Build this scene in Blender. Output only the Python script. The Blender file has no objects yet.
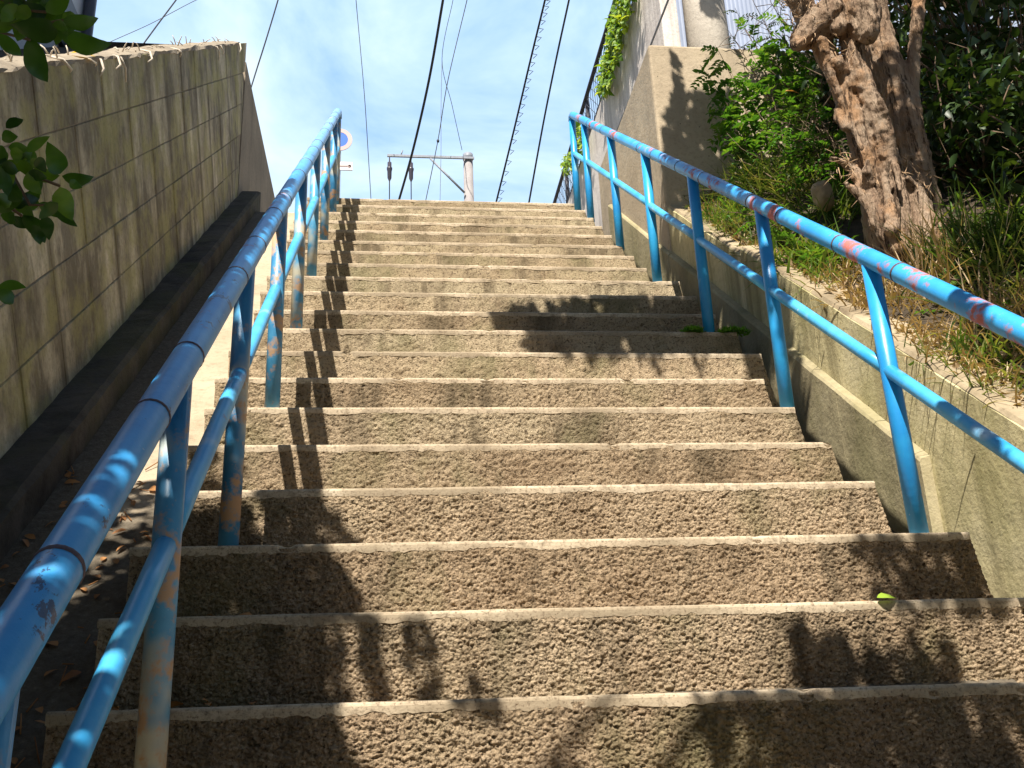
import bpy, math, random
from mathutils import Vector, noise as mnoise
random.seed(7)
R = random.random
def U(a, b): return a + (b - a) * R()
scene = bpy.context.scene
COL = scene.collection

# ------------------------------------------------------------------ dimensions
H, D = 0.20, 0.24196
S = H / D                                    # gradient of the flight
CAM = Vector((-0.198, -2.022, -0.1005)); FOC = 1003.06
PITCH, YAW, ROLL = 0.34875, 0.12972, -0.04252
fw = Vector((math.sin(YAW)*math.cos(PITCH), math.cos(YAW)*math.cos(PITCH), math.sin(PITCH)))
r0 = Vector((math.cos(YAW), -math.sin(YAW), 0)); u0 = r0.cross(fw)
RT = r0*math.cos(ROLL) + u0*math.sin(ROLL); UP = -r0*math.sin(ROLL) + u0*math.cos(ROLL)
SUN = Vector((-0.42, -1.0, 1.45))             # towards the sun

# measured positions are read off sight lines and put at their true depth
def ray(x, y): return fw + RT*((x-512)/FOC) + UP*((384-y)/FOC)
def atY(x, y, Y): v = ray(x, y); return CAM + v*((Y-CAM.y)/v.y)
def atX(x, y, X): v = ray(x, y); return CAM + v*((X-CAM.x)/v.x)
def atN(x, y, off): v = ray(x, y); return CAM + v*((off + S*CAM.y - CAM.z)/(v.z - S*v.y))

# ------------------------------------------------------------------ object helpers
BASE = {}
def tag(o, label=None, cat=None, group=None, kind=None):
    if label: o['label'] = label
    if cat: o['category'] = cat
    if group: o['group'] = group
    if kind: o['kind'] = kind
    return o
def thing(name, loc, label, cat, group=None):
    o = bpy.data.objects.new(name, None); COL.objects.link(o)
    o.empty_display_size = .1
    o.location = loc; BASE[o.name] = Vector(loc)
    return tag(o, label, cat, group)
class MB:
    def __init__(s): s.v = []; s.f = []; s.sm = []
    def add(s, vs, fs, smooth=False):
        n = len(s.v); s.v += [tuple(v) for v in vs]
        for f in fs: s.f.append(tuple(i+n for i in f)); s.sm.append(smooth)
    def box(s, x0, y0, z0, x1, y1, z1):
        vs = [(x, y, z) for x in (x0, x1) for y in (y0, y1) for z in (z0, z1)]
        s.add(vs, [(0,1,3,2), (4,6,7,5), (0,4,5,1), (2,3,7,6), (0,2,6,4), (1,5,7,3)])
    def tube(s, pts, rad, n=12, cap=True, groove=0):
        pts = [Vector(p) for p in pts]; m = len(pts)
        rr = rad if isinstance(rad, (list, tuple)) else [rad]*m
        vs = []; ref = None
        for i, p in enumerate(pts):
            t = (pts[min(i+1, m-1)] - pts[max(i-1, 0)]).normalized()
            if ref is None: ref = t.orthogonal().normalized()
            a = (ref - t*ref.dot(t)).normalized(); ref = a; b = t.cross(a)
            for k in range(n):
                an = 2*math.pi*k/n
                q = rr[i]
                if groove: q *= 1 + groove*mnoise.noise(Vector((math.cos(an)*2.6, math.sin(an)*2.6, i*.10 + pts[0].x*9))) + groove*.6*mnoise.noise(Vector((math.cos(an)*6, math.sin(an)*6, i*.22 + pts[0].x*9)))
                vs.append(p + (a*math.cos(an) + b*math.sin(an))*q)
        fs = [(i*n+k, i*n+(k+1) % n, (i+1)*n+(k+1) % n, (i+1)*n+k) for i in range(m-1) for k in range(n)]
        if cap: fs += [tuple(range(n-1, -1, -1)), tuple((m-1)*n+k for k in range(n))]
        s.add(vs, fs, True)
    def slope(s, prof, y0, y1, n, jit=0, cap=True):
        """closed profile of (x, height over the nosing line) swept up the slope"""
        m = len(prof); vs = []
        for i in range(n+1):
            y = y0 + (y1-y0)*i/n
            for j, (x, o) in enumerate(prof):
                dx = dz = 0
                if jit:
                    q = Vector((j*7.3, y*6, 1.7)); dx = mnoise.noise(q)*jit + mnoise.noise(q*4)*jit*.6
                    dz = mnoise.noise(q+Vector((0, 0, 9)))*jit + mnoise.noise(q*5)*jit*.6
                vs.append((x+dx, y, S*y+o+dz))
        fs = [(i*m+k, (i+1)*m+k, (i+1)*m+(k+1) % m, i*m+(k+1) % m) for i in range(n) for k in range(m)]
        if cap: fs += [tuple(range(m)), tuple(n*m+k for k in range(m-1, -1, -1))]
        s.add(vs, fs)
    def build(s, name, mat, parent=None, bevel=0, fixn=True):
        off = Vector((0, 0, 0)); p = parent
        while p is not None:
            if p.name in BASE: off = BASE[p.name]
            p = p.parent
        me = bpy.data.meshes.new(name)
        me.from_pydata([(v[0]-off.x, v[1]-off.y, v[2]-off.z) for v in s.v], [], s.f)
        me.polygons.foreach_set('use_smooth', s.sm); me.update()
        if fixn:
            import bmesh
            b = bmesh.new(); b.from_mesh(me); bmesh.ops.recalc_face_normals(b, faces=b.faces); b.to_mesh(me); b.free()
        me.materials.append(mat)
        o = bpy.data.objects.new(name, me); COL.objects.link(o)
        if parent: o.parent = parent
        if bevel:
            m = o.modifiers.new('bevel', 'BEVEL'); m.width = bevel; m.segments = 2; m.limit_method = 'ANGLE'
        return o

# ------------------------------------------------------------------ materials
class Mat:
    def __init__(s, name, rough=.9, spec=.3):
        s.m = bpy.data.materials.new(name); s.m.use_nodes = True; s.t = s.m.node_tree
        s.b = s.t.nodes['Principled BSDF']; s.b.inputs['Roughness'].default_value = rough
        s.b.inputs['Specular IOR Level'].default_value = spec
        s.c = s.t.nodes.new('ShaderNodeTexCoord').outputs['Object']
    def N(s, k): return s.t.nodes.new('ShaderNode'+k)
    def L(s, a, b): s.t.links.new(a, b)
    def map(s, scale=(1, 1, 1), rot=(0, 0, 0), loc=(0, 0, 0)):
        n = s.N('Mapping'); s.L(s.c, n.inputs[0]); n.inputs['Scale'].default_value = scale
        n.inputs['Rotation'].default_value = rot; n.inputs['Location'].default_value = loc; return n.outputs[0]
    def noise(s, scale, detail=4, rough=.6, co=None, dist=0):
        n = s.N('TexNoise'); s.L(co or s.c, n.inputs['Vector']); n.inputs['Scale'].default_value = scale
        n.inputs['Detail'].default_value = detail; n.inputs['Roughness'].default_value = rough
        n.inputs['Distortion'].default_value = dist; return n.outputs['Fac']
    def vor(s, scale, feature='F1', co=None, out='Distance'):
        n = s.N('TexVoronoi'); n.feature = feature; s.L(co or s.c, n.inputs['Vector']); n.inputs['Scale'].default_value = scale
        return n.outputs[out]
    def ramp(s, fac, stops):
        n = s.N('ValToRGB'); s.L(fac, n.inputs[0]); e = n.color_ramp.elements
        while len(e) < len(stops): e.new(.5)
        for i, (p, c) in enumerate(stops):
            e[i].position = p; e[i].color = (c, c, c, 1) if isinstance(c, (int, float)) else (*c, 1)
        return n.outputs[0]
    def mix(s, fac, a, b, mode='MIX'):
        n = s.N('Mix'); n.data_type = 'RGBA'; n.blend_type = mode
        if isinstance(fac, (int, float)): n.inputs[0].default_value = fac
        else: s.L(fac, n.inputs[0])
        for i, v in ((6, a), (7, b)):
            if isinstance(v, tuple): n.inputs[i].default_value = (*v, 1)
            else: s.L(v, n.inputs[i])
        return n.outputs[2]
    def col(s, x):
        if isinstance(x, tuple): s.b.inputs['Base Color'].default_value = (*x, 1)
        else: s.L(x, s.b.inputs['Base Color'])
    def bump(s, h, strength=.5, dist=.01):
        n = s.N('Bump'); s.L(h, n.inputs['Height']); n.inputs['Strength'].default_value = strength
        n.inputs['Distance'].default_value = dist
        prev = s.b.inputs['Normal'].links
        if prev: s.L(prev[0].from_socket, n.inputs['Normal'])
        s.L(n.outputs[0], s.b.inputs['Normal'])

def mat_riser():
    m = Mat('rough_step_concrete', .95, .12)
    big = m.noise(1.5, 4); mid = m.noise(9, 5, .65); fine = m.noise(105, 5, .75)
    sp = m.N('SeparateXYZ'); m.L(m.c, sp.inputs[0]); hz = m.N('MapRange'); m.L(sp.outputs[2], hz.inputs[0]); hz.inputs[1].default_value = 1.9; hz.inputs[2].default_value = 4.2
    c = m.ramp(big, [(.3, (.45, .335, .22)), (.52, (.56, .43, .295)), (.7, (.51, .41, .275))])
    c = m.mix(hz.outputs[0], c, m.ramp(big, [(.3, (.43, .35, .23)), (.52, (.52, .43, .285)), (.7, (.46, .395, .265))]))
    c = m.mix(m.ramp(mid, [(.38, 0), (.7, .6)]), c, (.54, .43, .30))
    c = m.mix(m.ramp(m.noise(5.5, 5, .7, m.map((1, 1, 1), loc=(4, 4, 1))), [(.5, 0), (.66, .5)]), c, (.24, .165, .10))
    c = m.mix(m.ramp(fine, [(.37, .92), (.44, .3), (.50, 0)]), c, (.06, .038, .022))
    oi = m.N('ObjectInfo'); c = m.mix(1.0, c, m.ramp(oi.outputs['Random'], [(0, (.80, .76, .72)), (.5, (1, .96, .92)), (1, (1.0, 1.0, .98))]), 'MULTIPLY')
    pv = m.vor(120); c = m.mix(m.ramp(pv, [(.0, .6), (.22, 0)]), c, (.64, .54, .40))
    st = m.noise(5.0, 5, .66, m.map((1, 1, .18), loc=(3, 1, 2)))
    c = m.mix(m.ramp(st, [(.52, 0), (.64, .75)]), c, (.13, .10, .062))
    gr = m.noise(2.6, 5, .65, m.map((1, 1, .6), loc=(8, 1, 6)))
    c = m.mix(m.ramp(gr, [(.53, 0), (.66, .5)]), c, (.19, .18, .085))
    m.col(c)
    m.bump(m.noise(130, 5, .8, dist=.5), 1.0, .010); m.bump(m.vor(170), .6, .005)
    return m.m
def mat_nosing():
    m = Mat('smooth_nosing_mortar', .9, .2)
    c = m.ramp(m.noise(9, 5), [(.3, (.40, .315, .22)), (.55, (.53, .435, .31)), (.75, (.58, .49, .365))])
    c = m.mix(m.ramp(m.noise(42, 5, .7), [(.5, 0), (.66, .8)]), c, (.27, .215, .15))
    c = m.mix(m.ramp(m.noise(2.2, 3), [(.46, 0), (.60, .75)]), c, (.27, .215, .145))
    c = m.mix(m.ramp(m.noise(120, 5, .75), [(.38, .7), (.47, 0)]), c, (.12, .085, .055))
    m.col(c); m.bump(m.noise(130, 4), .35, .004); m.bump(m.noise(30, 4), .3, .006)
    return m.m
def mat_conc(name, cols, stain=(.10, .09, .06), amt=.6, sc=(1, 1, .2), moss=0, mc=(.12, .14, .04), pit=0):
    m = Mat(name, .93, .2)
    c = m.ramp(m.noise(2.4, 5), [(.28, cols[0]), (.5, cols[1]), (.72, cols[2])])
    c = m.mix(m.ramp(m.noise(4.2, 5, .65, m.map(sc)), [(.48, 0), (.68, amt)]), c, stain)
    c = m.mix(m.ramp(m.noise(38, 5, .7), [(.5, 0), (.75, .55)]), c, tuple(x*.55 for x in cols[0]))
    if moss: c = m.mix(m.ramp(m.noise(3.3, 6, .7, m.map((1, 1, .6), loc=(5, 2, 8))), [(.45, 0), (.62, moss)]), c, mc)
    if pit:
        v = m.ramp(m.vor(17), [(.03, 1), (.09, 0)]); c = m.mix(v, c, (.06, .05, .03))
    m.col(c); m.bump(m.noise(60, 6, .7), .5, .008); m.bump(m.noise(9, 3), .3, .02)
    return m.m
def mat_block():
    m = Mat('weathered_block_concrete', .93, .2)
    ang = math.atan(S)
    along = m.map((1, 1, 1), (-ang, 0, 0))      # block axes: y along the courses, z across them
    def bm_(sc, loc=(0, 0, 0)):
        n = m.N('Mapping'); m.L(along, n.inputs[0]); n.inputs['Scale'].default_value = sc; n.inputs['Location'].default_value = loc; return n.outputs[0]
    c = m.ramp(m.noise(2.0, 5), [(.28, (.50, .44, .31)), (.5, (.60, .535, .39)), (.72, (.66, .595, .455))])
    sep = m.N('SeparateXYZ'); m.L(along, sep.inputs[0])
    gg = m.N('NewGeometry'); c = m.mix(1.0, c, m.ramp(gg.outputs['Random Per Island'], [(0, .72), (1, 1.2)]), 'MULTIPLY')
    hz = m.N('MapRange'); m.L(sep.outputs[2], hz.inputs[0]); hz.inputs[1].default_value = -.1; hz.inputs[2].default_value = 1.05
    streak = m.noise(3.0, 6, .72, bm_((1, 1.5, .62)))
    ju = m.N('Math'); ju.operation = 'MULTIPLY_ADD'; m.L(sep.outputs[1], ju.inputs[0]); ju.inputs[1].default_value = 1/.41; ju.inputs[2].default_value = (1.5*math.cos(ang)+3.4)/.41
    jf = m.N('Math'); jf.operation = 'PINGPONG'; m.L(ju.outputs[0], jf.inputs[0]); jf.inputs[1].default_value = .5
    sm = m.N('Math'); sm.operation = 'MULTIPLY_ADD'; m.L(hz.outputs[0], sm.inputs[0]); sm.inputs[1].default_value = .24; m.L(streak, sm.inputs[2])
    c = m.mix(m.ramp(sm.outputs[0], [(.58, 0), (.80, .8)]), c, (.095, .08, .055))
    pale = m.noise(4.2, 6, .72, bm_((1, 1.5, .6), (4, 4, 4)))
    c = m.mix(m.ramp(pale, [(.54, 0), (.70, .5)]), c, (.50, .44, .33))
    jw = m.N('Math'); jw.operation = 'MULTIPLY_ADD'; m.L(m.noise(5, 4, .7, bm_((1, 1, .5), (7, 2, 2))), jw.inputs[0]); jw.inputs[1].default_value = -.12; m.L(jf.outputs[0], jw.inputs[2])
    c = m.mix(m.ramp(jw.outputs[0], [(0, .6), (.012, .35), (.05, 0)]), c, (.12, .10, .07))   # damp runs beside the joints
    c = m.mix(m.ramp(m.noise(3.4, 5, .65, m.map(loc=(9, 0, 3))), [(.46, 0), (.60, .65)]), c, (.37, .345, .14))
    c = m.mix(m.ramp(m.noise(50, 5, .7), [(.5, 0), (.75, .5)]), c, (.10, .08, .05))
    m.col(c); m.bump(m.noise(90, 5, .7), .45, .005); m.bump(m.noise(14, 3), .3, .012)
    return m.m
def mat_paint(name, base, alt, rust, rust_at=.58, cream=None, cream_at=.6, chip=.66, rough=.38, pale_top=None):
    m = Mat(name, rough, .5)
    c = m.ramp(m.noise(5, 4), [(.35, base), (.65, alt)])
    if pale_top:                                    # paler blue blended in towards the top of the steps
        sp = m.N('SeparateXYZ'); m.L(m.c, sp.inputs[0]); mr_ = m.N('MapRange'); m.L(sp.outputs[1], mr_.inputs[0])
        mr_.inputs[1].default_value = pale_top[1]; mr_.inputs[2].default_value = pale_top[2]
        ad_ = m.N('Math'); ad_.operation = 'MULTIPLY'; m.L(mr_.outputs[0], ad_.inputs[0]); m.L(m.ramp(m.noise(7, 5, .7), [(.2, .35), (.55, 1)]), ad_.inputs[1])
        c = m.mix(ad_.outputs[0], c, pale_top[0])
    if cream: c = m.mix(m.ramp(m.noise(4.3, 3, .55, m.map(loc=(2, 7, 1))), [(cream_at, 0), (cream_at+.1, .9)]), c, cream)
    r = m.noise(6.5, 5, .7, m.map(loc=(3, 3, 5)))
    c = m.mix(m.ramp(r, [(rust_at, 0), (rust_at+.07, .95)]), c, rust)
    cr = m.noise(23, 6, .75, m.map((1, .55, .55), loc=(1, 8, 2)))
    c = m.mix(m.ramp(cr, [(chip, 0), (chip+.025, .9)]), c, (.025, .04, .09))
    w = m.noise(36, 4, .7, m.map((1, 1, 1), loc=(6, 1, 4)))
    c = m.mix(m.ramp(w, [(.69, 0), (.74, .7)]), c, (.62, .66, .72))
    m.col(c)
    m.L(m.ramp(r, [(rust_at, rough), (rust_at+.08, .85)]), m.b.inputs['Roughness'])
    m.bump(m.noise(55, 4), .18, .003); m.bump(cr, .15, .003)
    return m.m
def mat_leaf(name, a, b, rough=.45, trans=.35, var=None):
    m = Mat(name, rough, .4)
    g = m.N('NewGeometry')
    stops = [(0, a), (.6, b)] + ([(.93, var)] if var else [])
    c = m.ramp(g.outputs['Random Per Island'], stops)
    c = m.mix(m.ramp(m.noise(30, 3), [(.4, 0), (.7, .35)]), c, tuple(x*.5 for x in a))
    m.col(c)
    out = m.t.nodes['Material Output']; tr = m.N('BsdfTranslucent'); mx = m.N('MixShader')
    m.L(m.mix(1.0, c, (1.6, 1.5, .5), 'MULTIPLY'), tr.inputs['Color'])
    mx.inputs[0].default_value = trans
    m.L(m.b.outputs[0], mx.inputs[1]); m.L(tr.outputs[0], mx.inputs[2]); m.L(mx.outputs[0], out.inputs[0])
    return m.m
def mat_bark(name, cols, peel):
    m = Mat(name, .95, .15)
    z = m.map((12, 12, 1.5))
    c = m.ramp(m.noise(1.6, 6, .65, z), [(.3, cols[0]), (.5, cols[1]), (.7, cols[2])])
    c = m.mix(m.ramp(m.noise(4.2, 5, .7), [(.5, 0), (.62, .75)]), c, peel)
    c = m.mix(m.ramp(m.noise(4, 6, .75, m.map((9, 9, 1.1), loc=(3, 3, 3))), [(.52, 0), (.60, .9)]), c, (.05, .03, .018))
    m.col(c); m.bump(m.noise(2.2, 6, .75, z), 1.0, .045); m.bump(m.noise(70, 4), .4, .006)
    return m.m
def mat_plain(name, c, rough=.7, var=.25, sc=12, bump=.2, metal=0):
    m = Mat(name, rough, .4)
    m.col(m.ramp(m.noise(sc, 5), [(.3, tuple(x*(1-var) for x in c)), (.7, tuple(min(1, x*(1+var)) for x in c))]))
    if bump: m.bump(m.noise(80, 3), bump, .003)
    m.b.inputs['Metallic'].default_value = metal
    return m.m

M_RISER = mat_riser(); M_NOSE = mat_nosing(); M_BLOCK = mat_block()
def mat_ramp():
    m = Mat('ramp_concrete', .95, .15)
    c = m.ramp(m.noise(2.4, 5), [(.28, (.36, .29, .20)), (.5, (.45, .37, .265)), (.72, (.51, .42, .305))])
    c = m.mix(m.ramp(m.noise(28, 6, .75), [(.5, 0), (.72, .6)]), c, (.20, .155, .105))
    sp = m.N('SeparateXYZ'); m.L(m.c, sp.inputs[0])
    d = m.N('MapRange'); m.L(sp.outputs[1], d.inputs[0])       # darker and speckled towards the foot of the ramp
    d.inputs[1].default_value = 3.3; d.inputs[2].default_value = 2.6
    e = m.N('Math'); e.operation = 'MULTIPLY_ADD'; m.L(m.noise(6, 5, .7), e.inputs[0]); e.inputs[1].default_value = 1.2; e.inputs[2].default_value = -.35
    d2 = m.N('MapRange'); m.L(sp.outputs[0], d2.inputs[0]); d2.inputs[1].default_value = -1.20; d2.inputs[2].default_value = -1.30   # wall shadow painted in as a dark strip along the wall
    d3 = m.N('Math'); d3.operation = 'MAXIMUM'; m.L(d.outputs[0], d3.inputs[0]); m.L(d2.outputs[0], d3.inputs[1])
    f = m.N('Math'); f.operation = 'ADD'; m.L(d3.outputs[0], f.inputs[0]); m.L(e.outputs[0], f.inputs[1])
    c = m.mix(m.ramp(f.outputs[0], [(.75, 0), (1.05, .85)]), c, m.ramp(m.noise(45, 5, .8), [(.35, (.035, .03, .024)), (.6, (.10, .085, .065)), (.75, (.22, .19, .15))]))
    m.col(c); m.bump(m.noise(70, 6, .75), .8, .010); m.bump(m.noise(12, 4), .4, .02)
    return m.m
M_RAMP = mat_ramp()
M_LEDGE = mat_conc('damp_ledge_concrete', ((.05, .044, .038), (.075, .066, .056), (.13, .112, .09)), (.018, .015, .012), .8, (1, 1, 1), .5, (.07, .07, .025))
M_WING = mat_conc('plastered_wall_concrete', ((.22, .185, .14), (.29, .245, .185), (.34, .285, .21)), (.14, .115, .085), .5)
M_PLANTER = mat_conc('yellowed_wall_concrete', ((.46, .40, .22), (.57, .50, .29), (.62, .55, .36)), (.20, .17, .09), .75, (1, 2.6, .10), .45, (.23, .215, .085), 1)
M_WTOP = mat_conc('dusty_wall_top', ((.27, .215, .14), (.36, .29, .19), (.41, .335, .225)), (.14, .105, .065), .8, (1, 1, 1), 0)
M_KERB = mat_conc('kerb_concrete', ((.28, .24, .145), (.36, .31, .19), (.41, .36, .235)), (.15, .125, .075), .5, (1, 1, .4), .4, (.20, .19, .08))
M_PILLAR = mat_conc('tan_buttress_concrete', ((.36, .29, .205), (.44, .36, .255), (.48, .40, .29)), (.24, .20, .15), .5, (1, 1, .15), 0, (0, 0, 0), 1)
M_WHITE = mat_conc('white_wall_render', ((.56, .50, .455), (.66, .60, .55), (.70, .65, .60)), (.34, .30, .28), .75, (2.5, 2.5, .18))
M_POLE2 = mat_conc('distant_pole_grey', ((.25, .23, .23), (.30, .28, .28), (.34, .32, .31)), (.2, .18, .18), .4)
M_POLE = mat_conc('concrete_pole_grey', ((.48, .43, .36), (.54, .49, .42), (.58, .53, .45)), (.36, .32, .27), .4)
M_SIDING = mat_plain('pale_blue_siding', (.29, .34, .46), .5, .12, 3, .1)
M_HOUSE = mat_plain('pale_grey_siding', (.52, .55, .60), .6, .12, 3, .1)
M_SOIL = mat_plain('dry_soil', (.055, .04, .025), 1, .5, 25, .9)
M_GROUND = mat_plain('ground_earth', (.16, .14, .10), 1, .3, 3, .4)
BL = (.028, .20, .56)
M_RAIL_R = mat_paint('bright_blue_paint', (.022, .27, .64), (.05, .38, .74), (.46, .13, .09), .565, (.30, .52, .74), .66, .69)
M_RAIL_L = mat_paint('pale_top_blue_paint', (.018, .225, .55), (.05, .33, .68), (.55, .20, .16), .645, (.20, .46, .74), .60, .60, pale_top=((.22, .44, .76), 1.4, 3.2))
M_MID = mat_paint('mid_rail_blue_paint', (.03, .31, .66), (.10, .46, .74), (.45, .18, .10), .68, (.42, .58, .70), .63, .69)
M_POST_R = mat_paint('post_blue_paint', (.016, .25, .62), (.03, .36, .70), (.38, .15, .07), .68, (.30, .54, .66), .66, .71)
M_POST_L = mat_paint('faded_post_paint', (.03, .18, .38), (.09, .34, .56), (.50, .31, .17), .53, (.54, .50, .37), .52, .69)
M_COLLAR = mat_plain('joint_rust', (.10, .075, .09), .8, .5, 60, .3)
M_CABLE = mat_plain('black_cable', (.02, .022, .028), .6, .2, 20, 0)
M_CABLE2 = mat_plain('grey_cable', (.16, .18, .22), .6, .2, 20, 0)
M_FENCE = mat_plain('dark_fence_wire', (.05, .05, .065), .6, .4, 30, 0)
M_STEEL = mat_plain('galvanised_steel', (.22, .24, .28), .5, .2, 20, .1)
M_LEAF_BIG = mat_leaf('glossy_dark_leaf', (.018, .055, .012), (.06, .15, .018), .3, .3, (.11, .22, .02))
M_LEAF_CAN = mat_leaf('canopy_leaf', (.02, .06, .012), (.04, .10, .02), .45, .12)
M_LEAF_WEED = mat_leaf('weed_leaf', (.045, .135, .024), (.085, .21, .036), .5, .38, (.16, .27, .045))
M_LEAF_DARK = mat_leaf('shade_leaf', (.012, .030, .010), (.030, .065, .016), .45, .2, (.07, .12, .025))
M_GRASS = mat_leaf('grass_blade', (.055, .12, .025), (.12, .21, .045), .6, .35, (.25, .27, .08))
M_GRASS2 = mat_leaf('olive_grass', (.085, .13, .04), (.16, .21, .07), .7, .3, (.30, .27, .12))
M_STRAW = mat_leaf('dry_straw', (.28, .19, .10), (.42, .30, .17), .8, .15, (.55, .42, .26))
M_TWIG = mat_plain('dry_twig', (.14, .095, .06), .9, .4, 40, .3)
M_FIBRE = mat_plain('bark_fibre', (.36, .24, .14), .95, .35, 40, .3)
M_ROOT = mat_plain('bleached_root', (.62, .54, .44), .9, .15, 40, .3)
M_IVY = mat_leaf('ivy_leaf', (.06, .15, .02), (.20, .33, .03), .5, .35, (.42, .50, .06))
M_MOSS = mat_leaf('moss_frond', (.09, .24, .02), (.15, .34, .03), .8, .3)
M_BARK = mat_bark('peeling_bark', ((.23, .15, .10), (.39, .28, .195), (.48, .37, .27)), (.47, .27, .14))
M_BARK2 = mat_bark('grey_bark', ((.10, .085, .07), (.16, .135, .11), (.22, .19, .15)), (.18, .14, .10))
M_DEAD = mat_leaf('dead_leaf', (.30, .13, .05), (.42, .20, .07), .8, .2)
M_YEL = mat_leaf('yellow_leaf', (.62, .40, .03), (.75, .50, .05), .7, .3)
M_LIME = mat_leaf('lime_leaf', (.20, .34, .03), (.28, .42, .04), .6, .3)
M_STONE = mat_plain('tan_stone', (.42, .31, .18), .9, .3, 18, .6)
M_SIGN_B = mat_plain('sign_blue', (.01, .12, .62), .4, .05, 3, 0)
M_SIGN_R = mat_plain('sign_faded_red', (.50, .37, .35), .4, .1, 3, 0)
M_SIGN_W = mat_plain('sign_white', (.66, .62, .62), .4, .05, 3, 0)
M_GLASS = mat_plain('brown_insulator', (.05, .045, .06), .3, .2, 5, 0)
M_BLACK = mat_plain('dark_gutter_pipe', (.06, .065, .085), .5, .2, 5, 0)

# ------------------------------------------------------------------ camera, sun, sky
cd = bpy.data.cameras.new('camera'); co = bpy.data.objects.new('camera', cd); COL.objects.link(co)
from mathutils import Matrix
mw = Matrix(((RT.x, UP.x, -fw.x, CAM.x), (RT.y, UP.y, -fw.y, CAM.y), (RT.z, UP.z, -fw.z, CAM.z), (0, 0, 0, 1)))
co.matrix_world = mw; cd.sensor_fit = 'HORIZONTAL'; cd.sensor_width = 36; cd.lens = 36*FOC/1024; cd.clip_end = 2000; cd.clip_start = .05
scene.camera = co
sl = bpy.data.lights.new('sun', 'SUN'); sl.energy = 5.0; sl.angle = math.radians(.53); sl.color = (1, .93, .82)
so = bpy.data.objects.new('sun', sl); COL.objects.link(so); so.rotation_euler = SUN.to_track_quat('Z', 'Y').to_euler(); so.location = (0, 0, 30)
w = bpy.data.worlds.new('World'); scene.world = w; w.use_nodes = True; nt = w.node_tree; nt.nodes.clear()
N = nt.nodes.new; Lk = nt.links.new
sky = N('ShaderNodeTexSky'); sky.sky_type = 'NISHITA'; sky.sun_disc = False
sky.sun_elevation = math.asin(SUN.normalized().z); sky.sun_rotation = math.atan2(SUN.x, SUN.y)
sky.air_density = 1.0; sky.dust_density = .6; sky.ozone_density = 1.6
bg = N('ShaderNodeBackground'); bg.inputs[1].default_value = .05; Lk(sky.outputs[0], bg.inputs[0])
bc = N('ShaderNodeBackground'); bc.inputs[1].default_value = .93
tc = N('ShaderNodeTexCoord'); mp = N('ShaderNodeMapping'); Lk(tc.outputs['Generated'], mp.inputs[0])
mp.inputs['Scale'].default_value = (1.5, 1.5, 2.6); mp.inputs['Location'].default_value = (.35, .2, .1)
nz = N('ShaderNodeTexNoise'); nz.inputs['Scale'].default_value = 2.2; nz.inputs['Detail'].default_value = 7; nz.inputs['Roughness'].default_value = .56
nz.inputs['Distortion'].default_value = .5
Lk(mp.outputs[0], nz.inputs['Vector'])
sx = N('ShaderNodeSeparateXYZ'); Lk(tc.outputs['Generated'], sx.inputs[0])
ad = N('ShaderNodeMath'); ad.operation = 'MULTIPLY_ADD'; Lk(sx.outputs['Z'], ad.inputs[0]); ad.inputs[1].default_value = -.42; Lk(nz.outputs['Fac'], ad.inputs[2])
rp = N('ShaderNodeValToRGB'); Lk(ad.outputs[0], rp.inputs[0])
e0, e1 = rp.color_ramp.elements
e0.position = .13; e0.color = (.225, .37, .63, 1); e1.position = .44; e1.color = (.58, .645, .68, 1)
e2 = rp.color_ramp.elements.new(.27); e2.color = (.38, .515, .665, 1)
Lk(rp.outputs[0], bc.inputs[0])
# the bright hazy cloud stands over the top of the steps and thins out towards the sun
mr = N('ShaderNodeMapRange'); Lk(sx.outputs['Y'], mr.inputs[0]); mr.inputs[1].default_value = .3; mr.inputs[2].default_value = .58
mr.inputs[3].default_value = .0; mr.inputs[4].default_value = 1
mx = N('ShaderNodeMixShader'); Lk(mr.outputs[0], mx.inputs[0]); Lk(bg.outputs[0], mx.inputs[1]); Lk(bc.outputs[0], mx.inputs[2])
ow = N('ShaderNodeOutputWorld'); Lk(mx.outputs[0], ow.inputs[0])
vs_ = scene.view_settings; vs_.view_transform = 'Standard'; vs_.look = 'None'; vs_.gamma = 1; vs_.exposure = 1.02; vs_.use_curve_mapping = False

# ------------------------------------------------------------------ setting: ground
def gz(y): return min(3.78, max(-1.9, S*y - .55))
g = MB(); ys = [-200, -60, -10, -1.7] + [-1.6+.2*i for i in range(34)] + [5.3, 12, 60, 250]
for x in (-1.9, 1.9):
    for y in ys: g.v.append((x, y, gz(y)))
n_ = len(ys)
g.f += [(i, i+1, n_+i+1, n_+i) for i in range(n_-1)]
for k, x in ((-1, -200), (1, 200)):
    b0 = len(g.v); s0 = 0 if k < 0 else n_
    for y in ys: g.v.append((x, y, gz(y)))
    g.f += [(s0+i, s0+i+1, b0+i+1, b0+i) for i in range(n_-1)]
g.sm = [False]*len(g.f)
tag(g.build('ground', M_GROUND), kind='structure')
g = MB()                                       # planted bank on the right
def bank_z(x, y):
    z = S*y + .335 + max(0, x-1.64)*.52 + mnoise.noise(Vector((x*2, y*2, 0)))*.07 + mnoise.noise(Vector((x*8, y*8, 3)))*.025
    return min(z, 4.0 + .3*max(0, x-2.5))
nx, ny = 50, 110
for i in range(nx+1):
    for j in range(ny+1):
        x = 1.62 + 5.4*(i/nx)**1.5; y = -2.2 + 6.6*j/ny; g.v.append((x, y, bank_z(x, y)))
g.f = [(i*(ny+1)+j, (i+1)*(ny+1)+j, (i+1)*(ny+1)+j+1, i*(ny+1)+j+1) for i in range(nx) for j in range(ny)]
g.sm = [True]*len(g.f)
tag(g.build('bank', M_SOIL), kind='structure')
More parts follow.
